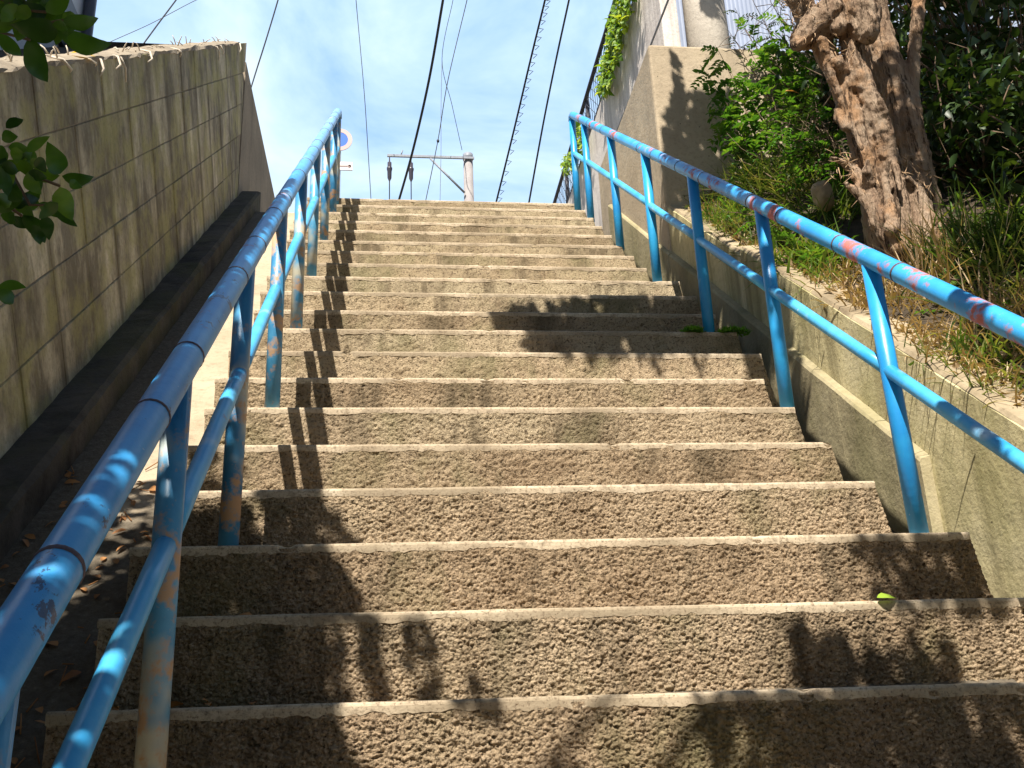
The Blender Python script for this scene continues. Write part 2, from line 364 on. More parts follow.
g = MB(); g.slope([(-1.50, 1.26), (-1.50, .2), (-14, .2), (-14, 1.26)], -6, 4.45, 30)
g.box(-14, 4.45, 2, -1.50, 14, 5.0)
tag(g.build('terrace', M_SOIL), kind='structure')

# ------------------------------------------------------------------ staircase
XL, XR = -.808, 1.2825
ZADJ = [(-.006, -.0051), (-.0051, -.0025), (-.0021, .0014), (.0001, .0043), (-.001, 0), (.0016, 0), (-.0013, 0), (.0006, 0), (.0004, 0),
        (-.0042, 0), (.0031, 0), (.0028, 0), (.0018, 0), (.0024, 0), (-.0013, 0), (.0025, 0), (.0035, 0), (.0041, 0), (.0045, 0), (-.0004, 0)]
stairs = thing('concrete_staircase', (0.25, -1.9, -1.9), 'steep flight of rough tan concrete steps climbing between two blue handrails', 'staircase')
def fbm(x, z, k):
    """chipped, flaky mortar: small tilted facets with crevices between them"""
    q = Vector((x, z*1.5, k*3.7))
    q = q + Vector((mnoise.noise(q*60), mnoise.noise(q*60 + Vector((9, 0, 0))), 0))*.006
    ds, ps = mnoise.voronoi(q*98)
    c0 = ps[0]; h1 = mnoise.cell(c0*37.0); h2 = mnoise.cell(c0*53.0 + Vector((7, 1, 3))); h3 = mnoise.cell(c0*71.0 + Vector((1, 9, 5)))
    dl = q*98 - c0
    f = .0024*h1 + .0034*(dl.x*h2 + dl.y*h3) - .0040*max(0, 1 - (ds[1]-ds[0])*5)
    return f + .0022*mnoise.noise(q*150) + .0022*mnoise.noise(q*24) + .002*mnoise.noise(q*7)
for k in range(-8, 20):
    za, zm = ZADJ[k] if 0 <= k < 20 else (0, 0)
    ztop = lambda x: k*H + za + zm*x
    xr = 1.498 if k < 2 else 1.40 if k == 2 else 1.385 if 7 <= k <= 11 else XR
    xl = XL + U(-.012, .012)
    y = k*D; yb = (k+1)*D + .035
    vis = k >= 0
    st = MB()
    zb = (k-1)*H - .03
    res = (.0027 if k <= 1 else .0034 if k <= 3 else .0052 if k <= 6 else .009 if k <= 10 else .016) if vis else .3
    nx = int((xr-xl)/res); nz_ = max(1, int(.24/res)) if vis else 1
    ch = .045 if k >= 2 else .0
    g0 = len(st.v)
    for i in range(nx+1):
        x = xl + (xr-xl)*i/nx
        for j in range(nz_+1):
            z = zb + (ztop(x) - .012 - zb)*j/nz_
            e = min(1, (x-xl)/.02, (xr-x)/.02) if vis else 0
            top_ = ztop(x) - z; dy = -fbm(x, z, k)*e*min(1, .25 + max(0, top_-.022)/.016) if vis else 0
            # slanting chamfer at the right-hand end of each step
            lim = xr - ch*1.0*((z-zb)/(ztop(x)-zb)) - ch*.2
            xx = min(x, lim + (x-lim)*.35) if x > lim else x
            dy += max(0, x-lim)*1.0
            st.v.append((xx, y+.0012+dy, z))
    st.f += [(a*(nz_+1)+b, (a+1)*(nz_+1)+b, (a+1)*(nz_+1)+b+1, a*(nz_+1)+b+1) for a in range(nx) for b in range(nz_)]
    st.sm = [True]*len(st.f)
    # tread, sides and back of the block
    zt0, zt1 = ztop(xl)-.004, ztop(xr)-.004
    o = len(st.v); y1 = y+.03
    st.add([(xl, y1, zb), (xr, y1+ch, zb), (xr-ch, y1+ch*.6, zt1), (xl, y1, zt0), (xl, yb, zb), (xr, yb, zb), (xr-ch, yb, zt1), (xl, yb, zt0)],
           [(3, 2, 6, 7), (0, 3, 7, 4), (1, 5, 6, 2), (4, 7, 6, 5), (0, 4, 5, 1)])
    so_ = st.build('step', M_RISER, stairs, fixn=False)
    # smooth mortar nosing with a worn rounded edge
    ns = MB(); nn = 260 if k < 4 else 140 if k < 9 else 60
    xe = xr - ch*1.15
    prof = [(.05, -.001), (.010, 0), (.005, -.001), (.002, -.004), (.0005, -.008), (.0006, -.015), (.0012, -.023), (.012, -.026)]
    for i in range(nn+1):
        x = xl - .003 + (xe + .004 - xl)*i/nn
        wv = mnoise.noise(Vector((x*4, k*5, 0)))*.0025 + mnoise.noise(Vector((x*26, k*5, 4)))*.0010
        lw = mnoise.noise(Vector((x*7, k*9, 2)))*.009 + mnoise.noise(Vector((x*34, k*9, 5)))*.006 + mnoise.noise(Vector((x*110, k*9, 2)))*.005
        chip = max(0, mnoise.noise(Vector((x*15, k*3.3, 7))) - .36)*.035
        for j, (py, pz) in enumerate(prof):
            ns.v.append((x, y - .0005 + py + wv*.35 + chip*(j in (2, 3, 4, 5)), ztop(x) + pz + (lw if j >= 5 else wv*.5) - chip*.4*(j < 4 and j > 0)))
    P = len(prof)
    ns.f = [(a*P+b, (a+1)*P+b, (a+1)*P+b+1, a*P+b+1) for a in range(nn) for b in range(P-1)]
    ns.f += [tuple(range(P)), tuple(nn*P+b for b in range(P-1, -1, -1))]
    ns.sm = [False]*len(ns.f)
    ns.build('nosing', M_NOSE, so_)
rm = MB(); rm.slope([(-1.27, -.2), (1.24, -.2), (1.24, -.6), (-1.27, -.6)], -2.15, 4.85, 60, .006)
rm.build('ramp', M_RAMP, stairs)
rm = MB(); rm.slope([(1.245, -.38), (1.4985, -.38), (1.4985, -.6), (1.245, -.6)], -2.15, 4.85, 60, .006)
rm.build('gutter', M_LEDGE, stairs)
kb = MB(); kb.slope([(1.462, -.5), (1.462, -.012), (1.470, .0), (1.499, .008), (1.499, -.5)], .86, 1.354, 12, .003)
kb.slope([(1.462, -.5), (1.462, -.012), (1.470, .0), (1.499, .008), (1.499, -.5)], 1.3555, 3.2, 40, .003)
kb.slope([(1.462, -.5), (1.462, -.012), (1.470, .0), (1.499, .008), (1.499, -.5)], 3.21, 4.58, 30, .003)
kb.build('kerb', M_KERB, stairs)

# ------------------------------------------------------------------ left wall
lw = thing('block_wall', (-1.45, 1.5, 0), 'stained grey block wall rising with the steps on the left', 'wall')
ca, sa = math.cos(math.atan(S)), math.sin(math.atan(S))
def uv(u, v, x): return (x, u*ca - v*sa, u*sa + v*ca)
XW = -1.35
bk = MB()
vt = 1.355*ca; ch_ = .2235
edges_v = [vt - ch_*i for i in range(6)] + [-.33]
edges_v = edges_v[::-1]
uend = lambda v: (4.86 + v*sa*1.0)/ca        # the block face stops on a plumb line
us = [-3.4 + .41*i for i in range(30)]
def block(u0, u1, v0, v1):
    g_ = .0018; rec = .004; bv = .003
    u0 += g_; u1 -= g_; v0 += g_; v1 -= g_
    e0 = min(u1, uend(v0)); e1 = min(u1, uend(v1))
    if e0 - u0 < .03: return
    x0 = XW - rec; x1 = XW + U(-.002, .002)
    vs = [uv(u0, v0, x0), uv(e0, v0, x0), uv(e1, v1, x0), uv(u0, v1, x0),
          uv(u0+bv, v0+bv, x1), uv(e0-bv, v0+bv, x1), uv(e1-bv, v1-bv, x1), uv(u0+bv, v1-bv, x1)]
    bk.add(vs, [(4, 5, 6, 7), (0, 1, 5, 4), (1, 2, 6, 5), (2, 3, 7, 6), (3, 0, 4, 7)])
for a in range(len(us)-1):
    for b in range(len(edges_v)-1):
        du = U(-.004, .004)
        block(us[a]+du, us[a+1]+du, edges_v[b], edges_v[b+1])
bk.build('block_face', M_BLOCK, lw, fixn=False)
cr = MB(); cr.slope([(XW-.005, -.4), (XW-.005, 1.352), (-1.50, 1.352), (-1.50, -.4)], -3, 4.57, 40, .0)
cr.box(-1.50, 4.5, 3.0, XW-.0055, 5.5, 5.03)
cr.build('core', M_WING, lw)
cp = MB(); cp.slope([(XW+.006, 1.34), (XW+.002, 1.362), (-1.40, 1.375), (-1.51, 1.368), (-1.51, 1.34)], -3, 4.53, 150, .012)
cp.build('coping', M_WING, lw)
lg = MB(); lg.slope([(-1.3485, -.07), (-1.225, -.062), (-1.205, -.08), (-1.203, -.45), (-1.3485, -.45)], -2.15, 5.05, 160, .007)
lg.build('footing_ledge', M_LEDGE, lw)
wg = MB()
wpts = [(4.868, 2.6), (4.868, 3.98), (4.868, 5.19), (4.62, 5.19), (4.56, 5.16), (4.60, 5.20), (9.6, 5.27), (9.6, 3.2)]
wpts = [(4.868, 2.6), (4.868, 5.185), (9.8, 5.27), (9.8, 2.6)]
vsx = [(XW+.003, y, z) for y, z in wpts] + [(-1.52, y, z) for y, z in wpts]
wg.add(vsx, [(0, 1, 2, 3), (7, 6, 5, 4), (0, 4, 5, 1), (1, 5, 6, 2), (2, 6, 7, 3), (3, 7, 4, 0)])
wg.build('plastered_end', M_WING, lw)

# bleached roots lying over the wall top
rt = MB()
for (px, py, ex, ey) in ((63, 60, 70, 72), (101, 60, 100, 76), (118, 57, 116, 69), (121, 58, 126, 82), (150, 52, 148, 62), (217, 47, 219, 60), (221, 46, 222, 55), (240, 44, 239, 54), (179, 50, 180, 57), (90, 60, 95, 66)):
    a = atX(px, py, XW+.012); b = atX(ex, ey, XW+.014); mid = (a+b)/2 + Vector((.012, U(-.02, .02), 0))
    rt.tube([a + Vector((-.06, .02, .03)), a, mid, b], [.004, .006, .005, .003], 6)
for _ in range(60):
    y = U(.4, 4.4); p = Vector((XW-U(0, .1), y, S*y+1.372+U(0, .012))); d_ = Vector((U(-.5, .5), U(-1, 1), U(-.1, .9)))
    rt.tube([p, p+d_*.03, p+d_*.06+Vector((.0, .0, -.01))], [.0035, .003, .002], 5)
tag(rt.build('dry_roots', M_ROOT), 'bleached dry roots and stubble lying over the top of the block wall', 'dry roots', kind='stuff')

# ------------------------------------------------------------------ right side: planter wall, buttress, white wall
pw = thing('planter_wall', (1.6, .5, 0), 'low yellowed concrete retaining wall holding the planted bank on the right', 'retaining wall')
for (y0, y1, off) in ((-2.2, 1.515, .352), (1.519, 2.18, .354), (2.185, 3.249, .318)):
    sg = MB(); sg.slope([(1.50, -.6), (1.50, off-.014), (1.516, off), (1.62, off+.002), (1.655, off-.02), (1.655, -.6)], y0, y1, max(4, int((y1-y0)*14)), .0035)
    wo = sg.build('wall_section', M_PLANTER, pw)
    sg = MB(); sg.slope([(1.503, off-.010), (1.512, off+.006), (1.57, off+.010), (1.66, off+.012), (1.66, off-.006)], y0+.004, y1-.004, max(4, int((y1-y0)*30)), .003); sg.build('wall_top', M_WTOP, wo)
bt = thing('buttress', (1.9, 3.8, 2.5), 'tall flat topped tan concrete buttress standing at the head of the planter wall', 'buttress')
b = MB(); b.box(1.487, 3.25, 2.2, 2.75, 4.42, 4.215); b.build('upper_block', M_PILLAR, bt, .018)
b = MB(); b.box(1.494, 4.424, 3.0, 1.9, 4.95, 4.30); b.build('rear_block', M_PILLAR, bt, .015)
ww = thing('white_wall', (2.06, 9, 3.8), 'tall white rendered wall with grey run stains beyond the buttress', 'wall')
b = MB(); b.box(2.0, 4.43, 3.6, 2.14, 15.0, 6.25); b.build('rendered_face', M_WHITE, ww, .01)
b = MB(); b.box(1.945, 4.44, 3.6, 1.998, 14.9, 4.55); b.build('plinth', M_WHITE, ww, .008)
cb = MB(); cb.tube([atX(672, -10, 1.93), atX(645, 60, 1.93), atX(617, 131, 1.93), atX(600, 172, 1.93)], .009, 8)
tag(cb.build('wall_cable', M_CABLE2), 'grey cable running diagonally down the white wall', 'cable')
# house behind the buttress
hs = thing('blue_house', (3.6, 6, 3.8), 'pale blue corrugated house behind the concrete utility column', 'house')
b = MB()
n = 300; Yh = 5.0
for i in range(n+1):
    x = 2.16 + 3.8*i/n; y = Yh + .004*math.sin(i*2.0)
    b.v += [(x, y, 3.9), (x, y, 6.28)]
b.f = [(2*i, 2*i+2, 2*i+3, 2*i+1) for i in range(n)]; b.sm = [True]*n
b.box(2.17, Yh+.03, 3.9, 5.96, 6.0, 6.28)
b.build('wall', M_SIDING, hs)
b = MB(); b.box(2.165, 4.96, 6.283, 6.0, 6.05, 6.33); b.build('roof', M_BLACK, hs)
uc = MB(); uc.tube([(2.435, 4.6, 3.5), (2.435, 4.6, 6), (2.435, 4.6, 12)], [.185, .172, .14], 32)
tag(uc.build('concrete_column', M_POLE), 'thick round concrete utility column behind the buttress', 'utility pole')

# fence on the white wall, with ivy
fe = thing('chain_link_fence', (2.05, 9, 6.25), 'dark chain link fence along the top of the white wall', 'fence')
f0, f1, zf0, zf1 = 4.6, 14.8, 6.25, 6.86
nn_ = 70
b = MB()
for i in range(nn_):
    ya = f0 + (f1-f0)*i/nn_; yb_ = ya + (zf1-zf0)
    for (p, q) in (((2.03, ya, zf0), (2.03, yb_, zf1)), ((2.03, yb_, zf0), (2.03, ya, zf1))):
        b.tube([p, q], .0035, 4, False)
b.build('wire_mesh', M_FENCE, fe)
b = MB()
for zz in (zf1, zf0+.05): b.tube([(2.03, f0, zz), (2.03, f1+.6, zz)], .024, 8)
b.build('rail', M_FENCE, fe)
for i in range(8):
    b = MB(); y = f0 + 1.45*i; b.tube([(2.05, y, zf0-.02), (2.05, y, zf1+.04)], .026, 8); b.build('fence_post', M_FENCE, fe)

# ------------------------------------------------------------------ leaves
def leaf(mb, p, d, up, L, W, fold=.25, droop=.2):
    d = Vector(d).normalized(); up = Vector(up); s = d.cross(up)
    if s.length < 1e-4: s = d.orthogonal()
    s.normalize(); n = s.cross(d).normalized()
    p = Vector(p)
    c = [p, p + d*L*.33 + n*L*.03, p + d*L*.68 - n*L*droop*.3, p + d*L - n*L*droop]
    w = [.34, .5, .30]
    e = lambda q, ww, sg: q + s*(ww*W*sg) + n*(fold*ww*W)
    q1, q2 = p + d*L*.14, None
    vs = [c[0], c[1], c[2], c[3], e(c[0]+(c[1]-c[0])*.45, .33, 1), e(c[1], .5, 1), e(c[2], .36, 1),
          e(c[0]+(c[1]-c[0])*.45, .33, -1), e(c[1], .5, -1), e(c[2], .36, -1)]
    mb.add(vs, [(0, 1, 5, 4), (1, 2, 6, 5), (2, 3, 6), (0, 7, 8, 1), (1, 8, 9, 2), (2, 9, 3)], True)
def fine_leaf(mb, p, d, up, L, W, fold=.18, droop=.12, n=10):
    d = Vector(d).normalized(); s_ = d.cross(Vector(up)).normalized(); nn = s_.cross(d).normalized(); vs = []
    bend = U(-.10, .10)
    for i in range(n+1):
        f = i/n; ww = .5*W*(math.sin(math.pi*min(1, f**.82))**.85)*(1 - .25*f) + .0004
        if i == n: ww = .0002
        c = p + d*L*f + nn*L*(.10*math.sin(math.pi*f) - droop*f*f) + s_*L*bend*math.sin(math.pi*f)
        rip = .03*W*math.sin(f*21)
        vs += [c + s_*ww + nn*(fold*ww + rip), c, c - s_*ww + nn*(fold*ww - rip)]
    mb.add(vs, [q for i in range(n) for q in ((3*i, 3*i+1, 3*i+4, 3*i+3), (3*i+1, 3*i+2, 3*i+5, 3*i+4))], True)
def rdir(zb=0): 
    v = Vector((random.gauss(0, 1), random.gauss(0, 1), random.gauss(0, 1))).normalized(); v.z += zb; return v.normalized()
def blade(mb, p, d, L, W, droop, n=4):
    d = Vector(d).normalized(); p = Vector(p); s = d.cross(Vector((U(-.3, .3), U(-.3, .3), 1))).normalized()
    pts = []; q = p.copy(); dd = d.copy()
    for i in range(n+1):
        ww = W*(1 - (i/n)**1.6)*.5 + .0004
        pts += [q - s*ww, q + s*ww]
        dd = (dd + Vector((0, 0, -droop/n))).normalized(); q = q + dd*(L/n)
    mb.add(pts, [(2*i, 2*i+1, 2*i+3, 2*i+2) for i in range(n)], True)

# ivy hanging over the fence
iv = thing('ivy', (2.0, 6.5, 6.3), 'yellow green ivy hanging in clumps over the fence and white wall', 'climbing plant')
lv = MB(); sm_ = MB()
for (px, py, rx, ry, n) in ((622, 10, 8, 22, 150), (615, 40, 8, 26, 200), (607, 72, 7, 18, 160), (603, 88, 4, 8, 60), (580, 140, 6, 14, 110), (572, 160, 6, 9, 70), (568, 166, 5, 6, 40), (628, -12, 9, 14, 120)):
    for _ in range(n):
        a = U(0, 6.28); r_ = math.sqrt(R()); p = atX(px+rx*r_*math.cos(a), py+ry*r_*math.sin(a), 1.985-U(0, .10))
        leaf(lv, p, Vector((U(-1, .2), U(-1, .6), U(-1, .4))), Vector((-.7, -.6, .8))+rdir()*.5, U(.04, .10), U(.03, .075), .3, .35)
for (a, b_) in (((628, -20), (604, 88)), ((585, 125), (566, 168)), ((622, 0), (608, 60))):
    sm_.tube([atX(*a, 1.97), atX((a[0]+b_[0])/2+2, (a[1]+b_[1])/2, 1.96), atX(*b_, 1.97)], .012, 6)
lv.build('leaves', M_IVY, iv, fixn=False); sm_.build('stem', M_TWIG, iv)

# ------------------------------------------------------------------ handrails
def handrail(x, hr, hm, posts, y_end, label, mt, mm, mp, rr, left):
    t = thing('handrail', (x, 0, 0), label, 'handrail')
    yA = -1.75
    tr = MB(); pts = []
    n = 40
    for i in range(n+1):
        y = yA + (y_end-.06-yA)*i/n
        pts.append((x, y, S*y + hr))
    pts += [(x, y_end-.025, S*(y_end-.025)+hr-.004), (x, y_end-.006, S*y_end+hr-.022), (x, y_end, S*y_end+hr-.06)]
    tr.tube(pts, rr, 20)
    o = tr.build('top_rail', mt, t)
    for k in posts[:-1]:
        for dy in ((-.12, .13) if k % 2 else (-.09, .22)):
            y = k*D - .02 + dy
            if y > y_end-.1: continue
            c = MB(); a = Vector((x, y, S*y+hr)); e = Vector((0, D, H)).normalized()
            c.tube([a-e*.005, a-e*.002, a+e*.002, a+e*.005], [rr+.0004, rr+.0016, rr+.0016, rr+.0004], 20, False)
            c.build('weld_joint', M_COLLAR, o)
    pr = .0255
    for k in posts:
        y = min(k*D + .042, y_end)
        p = MB(); z0 = k*H - .01
        lean = U(-.006, .006)
        p.tube([(x+lean, y, z0), (x+lean*.5, y, z0+.4), (x, y, S*y+hr-.012)], pr, 18)
        p.build('post', mp, t)
    for a, b_ in zip(posts[:-1], posts[1:]):
        ya = a*D+.042; yb_ = min(b_*D+.042, y_end)
        m_ = MB(); j = U(-.004, .004)
        qs = []
        for i in range(7):
            y = ya + (yb_-ya)*i/6
            qs.append((x + j, y, S*y + hm + j*2))
        m_.tube(qs, .0195, 14); m_.build('mid_rail', mm, t)
    return t
PS = [-7, -4, -1, 2, 5, 8, 11, 14, 17]
handrail(-.590, .758, .430, PS + [18.7], 4.57, 'blue handrail paler towards the top with rust stained posts along the left of the steps', M_RAIL_L, M_MID, M_POST_L, .0300, True)
handrail(1.228, .804, .452, PS + [18.7], 4.57, 'bright blue handrail with red worn patches along the right of the steps', M_RAIL_R, M_MID, M_POST_R, .0290, False)

# ------------------------------------------------------------------ left house behind the wall
hs = thing('grey_house', (-4.5, 1, 2), 'pale grey sided house just visible above the left end of the block wall', 'house')
b = MB(); b.box(-7, 1.6, -1, -2.62, 4.86, 7.6)
for i in range(12): b.box(-2.62, 1.6, .4+.6*i, -2.60, 4.85, .41+.6*i)
b.build('wall', M_HOUSE, hs)
b = MB(); b.tube([(-2.57, 4.78, 2), (-2.57, 4.78, 7.6)], .045, 12); b.build('downpipe', M_BLACK, hs)
b = MB(); b.box(-2.61, 4.845, 2, -2.585, 4.875, 7.6); b.build('corner_trim', M_BLACK, hs)
b = MB(); b.box(-2.618, 4.0, 4.9, -2.585, 4.7, 5.35); b.build('window', M_BLACK, hs)
b = MB(); b.add([(-7.3, 1.3, 7.6), (-2.4, 1.3, 7.6), (-2.4, 5.1, 7.6), (-7.3, 5.1, 7.6), (-4.8, 1.3, 8.8), (-4.8, 5.1, 8.8)],
                [(0, 4, 5, 3), (1, 2, 5, 4), (0, 1, 4), (2, 3, 5), (0, 3, 2, 1)]); b.build('roof', M_BLACK, hs)

# ------------------------------------------------------------------ overhead tree on the left (mostly outside the picture), casting dapple
def inside(p, poly):
    c = False; j = len(poly)-1
    for i in range(len(poly)):
        (xi, yi), (xj, yj) = poly[i], poly[j]
        if (yi > p[1]) != (yj > p[1]) and p[0] < (xj-xi)*(p[1]-yi)/(yj-yi)+xi: c = not c
        j = i
    return c
def surf(kind, val, x, y): return atN(x, y, val) if kind == 'N' else atX(x, y, val) if kind == 'X' else atY(x, y, val)
def canopy(mb, kind, val, poly, n, t0, t1, Lf, tw=None, holes=()):
    xs = [p[0] for p in poly]; ys_ = [p[1] for p in poly]; got = 0; cs = []
    while got < n:
        q = (U(min(xs), max(xs)), U(min(ys_), max(ys_)))
        if not inside(q, poly) or any(inside(q, h_) for h_ in holes): continue
        p = surf(kind, val, *q) + SUN*U(t0*1.3, t1*1.25)
        d = Vector((U(-1, 1), U(-1, 1), U(-.7, .1)))
        L = Lf*U(.7, 1.2)
        leaf(mb, p - d.normalized()*L*.5, d, SUN.normalized() + rdir()*.45, L, L*.48); got += 1
        if got % 40 == 0: cs.append(p)
    return cs
lt = thing('broadleaf_tree', (-2.3, -2.6, -1.2), 'overhanging broadleaf tree whose glossy leafy twigs dip in at the upper left', 'tree')
can = MB(); cs = []
polyA = [(-60, 800), (-40, 640), (60, 545), (120, 505), (200, 492), (252, 494), (240, 545), (330, 545), (352, 570), (352, 606), (330, 612), (250, 620), (225, 700), (330, 705), (350, 800)]
cs += canopy(can, 'N', 0, polyA, 5200, .85, 1.25, .075, holes=([(218, 640), (246, 636), (248, 704), (222, 704)], [(243, 492), (262, 492), (260, 545), (241, 545)]))
cs += canopy(can, 'N', 0, [(262, 620), (330, 612), (340, 700), (270, 705)], 130, .9, 1.2, .07)
cs += canopy(can, 'N', 0, [(262, 490), (345, 490), (350, 540), (262, 540)], 60, .9, 1.2, .06)
for q in ([(392, 612), (430, 612), (425, 640), (405, 690), (395, 690)], [(455, 625), (470, 625), (480, 695), (505, 700), (440, 700), (455, 660)], [(350, 612), (372, 612), (372, 640), (360, 650)], [(545, 720), (575, 720), (570, 768), (555, 765)]):
    cs += canopy(can, 'N', 0, q, 60, .95, 1.15, .05)
polyB = [(785, 606), (830, 612), (950, 610), (962, 680), (830, 690), (800, 650)]
cs += canopy(can, 'N', 0, polyB, 330, .95, 1.3, .065, holes=([(815, 640), (840, 640), (850, 690), (825, 690)],))
cs += canopy(can, 'N', 0, [(690, 690), (1080, 670), (1080, 800), (960, 800), (900, 720), (880, 790), (830, 790), (800, 720), (700, 712)], 700, .95, 1.3, .065)
cs += canopy(can, 'N', 0, [(850, 535), (1000, 530), (1010, 600), (900, 600), (880, 560)], 330, .95, 1.3, .065)
# dapple over the near part of the left rail, ramp and wall top
for _ in range(190):
    y0 = U(-1.9, .45); c = Vector((-.59+U(-.07, .07), y0, S*y0 + (.758 if R() < .6 else U(.1, .7)))) + SUN*U(.95, 1.5)
    for _k in range(8):
        d = Vector((U(-1, 1), U(-1, 1), U(-.7, .1))); L = U(.05, .08)
        leaf(can, c + rdir()*.06, d, SUN.normalized()+rdir()*.5, L, L*.5)
    if _ % 8 == 0: cs.append(c)
for _ in range(190):
    y0 = U(.4, 1.6); c = Vector((-.59+U(-.016, .016), y0, S*y0 + .758)) + SUN*U(.8, 1.2)
    d = Vector((.1*U(-1, 1), U(.4, 1), U(.2, .9))); L = U(.04, .07); leaf(can, c-d.normalized()*L*.5, d, SUN.normalized()+rdir()*.3, L, .034)
for _ in range(330):
    y0 = U(-1.2, 1.02); c = Vector((U(-1.3, -.70), y0, S*y0-.1)) + SUN*U(1.2, 1.7)
    for _k in range(8):
        d = Vector((U(-1, 1), U(-1, 1), U(-.7, .1))); L = U(.06, .09)
        leaf(can, c + rdir()*.08, d, SUN.normalized()+rdir()*.5, L, L*.5)
can.build('crown', M_LEAF_CAN, lt, fixn=False)
tk = MB(); top = Vector((-2.15, -2.5, 1.6))
tk.tube([(-2.3, -2.6, -1.9), (-2.28, -2.58, -.5), (-2.2, -2.52, .7), top, (-1.9, -2.3, 2.6), (-1.6, -2.0, 3.3)], [.17, .14, .12, .10, .07, .03], 14)
random.shuffle(cs)
for c in cs[:34]:
    m_ = (top + c)/2 + Vector((0, 0, .25)) + rdir()*.12
    tk.tube([top + Vector((0, 0, U(-.2, .9))), m_, c], [.022, .012, .003], 6)
tk.build('trunk', M_BARK2, lt)
# the twigs that hang into view
DEP = 1.5
def P(x, y, dd=DEP): return CAM + ray(x, y)*dd
top_leaves = [((61, 33), (114, 46), 21), ((63, 20), (100, 19), 15), ((46, 12), (70, -6), 15), ((58, 32), (12, 24), 23), ((28, 38), (50, 84), 22), ((-2, 33), (23, 58), 14),
              ((12, 20), (46, 5), 18), ((10, 24), (-8, 0), 18), ((56, 30), (57, 46), 8), ((50, 22), (64, 8), 14), ((30, 5), (62, -12), 16), ((5, 8), (30, -10), 16), ((44, 20), (24, 2), 15)]
low_leaves = [((60, 174), (49, 143), 21), ((62, 176), (96, 178), 13), ((60, 187), (71, 221), 20), ((52, 205), (78, 228), 10), ((58, 203), (38, 218), 12), ((34, 176), (8, 160), 12), ((20, 150), (35, 152), 12),
              ((20, 205), (40, 188), 13), ((38, 200), (18, 212), 12), ((8, 200), (22, 190), 11), ((2, 185), (12, 170), 14), ((30, 160), (14, 145), 11), ((6, 128), (24, 118), 10), ((2, 140), (18, 136), 12),
              ((22, 215), (47, 245), 16), ((10, 218), (34, 226), 11), ((0, 165), (20, 172), 12), ((-4, 195), (14, 206), 13), ((34, 150), (26, 168), 10), ((70, 180), (82, 188), 9), ((-3, 288), (28, 287), 10), ((-3, 290), (15, 305), 13), ((40, 168), (30, 158), 10), ((-6, 150), (8, 156), 14)]
for (x0, y0, rx, ry, n_, lst) in ((12, 185, 34, 40, 26, low_leaves), (30, 12, 44, 26, 18, top_leaves), (2, 150, 14, 30, 9, low_leaves)):
    for _ in range(n_):
        bx, by = x0+U(-rx, rx), y0+U(-ry, ry); an = U(-.6, 2.6); l_ = U(16, 32)
        if bx + l_*math.cos(an) > 92: continue
        lst.append(((bx, by), (bx+l_*math.cos(an), by+l_*math.sin(an)), U(9, 15)))
side_leaves = [l for l in low_leaves if l[0][1] > 260]; low_leaves = [l for l in low_leaves if l[0][1] <= 260]
for leaves, segs in ((top_leaves, ([(-30, -20), (5, 22), (30, 38)], [(5, 22), (40, 26), (62, 32)], [(40, 26), (52, 22), (64, 20)], [(30, 40), (0, 32)], [(-30, -20), (20, 10), (46, 12)])),
                     (low_leaves, ([(-40, 130), (5, 160), (34, 176), (60, 186)], [(5, 160), (30, 205), (50, 205)], [(-40, 180), (0, 200), (22, 216)])),
                     (side_leaves, ([(-40, 250), (-3, 288)],))):
    sp = MB(); tw = MB()
    for (a, b_, wpx) in leaves:
        dd = DEP + U(-.06, .06); p = P(*a, dd); q = P(*b_, dd + U(-.02, .02))
        L = (q-p).length; fine_leaf(sp, p, q-p, -ray(*a).normalized()*-1 + rdir()*.35, L, wpx*DEP/FOC*1.15)
    for seg in segs: tw.tube([P(*q) for q in seg], .0022, 6)
    spo = sp.build('leafy_spray', M_LEAF_BIG, lt, fixn=False); tw.build('twig', M_TWIG, spo)
tk2 = MB()
for e in ((-30, -20), (-40, 130), (-40, 250), (-40, 180)):
    tk2.tube([P(*e), P(e[0]-60, e[1]-120) + Vector((-.2, -.1, .3)), top + Vector((.05, 0, .2))], [.003, .008, .02], 6)
tk2.build('branch', M_BARK2, lt)

# unseen trees added behind the viewpoint to block sky light from the steps
for i_, (x, y, zt, lab) in enumerate(((-3.9, -6.4, 6.2, 'unseen dense tree added as sky blocker furthest left behind the foot of the steps'), (-.6, -7.4, 7.0, 'unseen dense tree added as sky blocker straight behind the foot of the steps'), (2.8, -6.6, 6.4, 'unseen dense tree added as sky blocker behind the foot of the steps below the planter'))):
    t = thing('broadleaf_tree', (x, y, -1.9), lab, 'tree'); b = MB(); lf = MB()
    b.tube([(x, y, -2), (x+.1, y, 0), (x, y+.1, 2), (x, y, zt-.5)], [.2, .17, .13, .04], 10); b.build('trunk', M_BARK2, t)
    for _ in range(3600):
        v = rdir(); q = R()**.4; p = Vector((x+v.x*2.5*q, y+v.y*1.1*q, .9+zt*.28+v.z*(zt*.62)*q))
        leaf(lf, p, rdir(-.2), rdir(.6), U(.2, .32), U(.12, .18))
    lf.build('crown', M_LEAF_CAN, t, fixn=False)

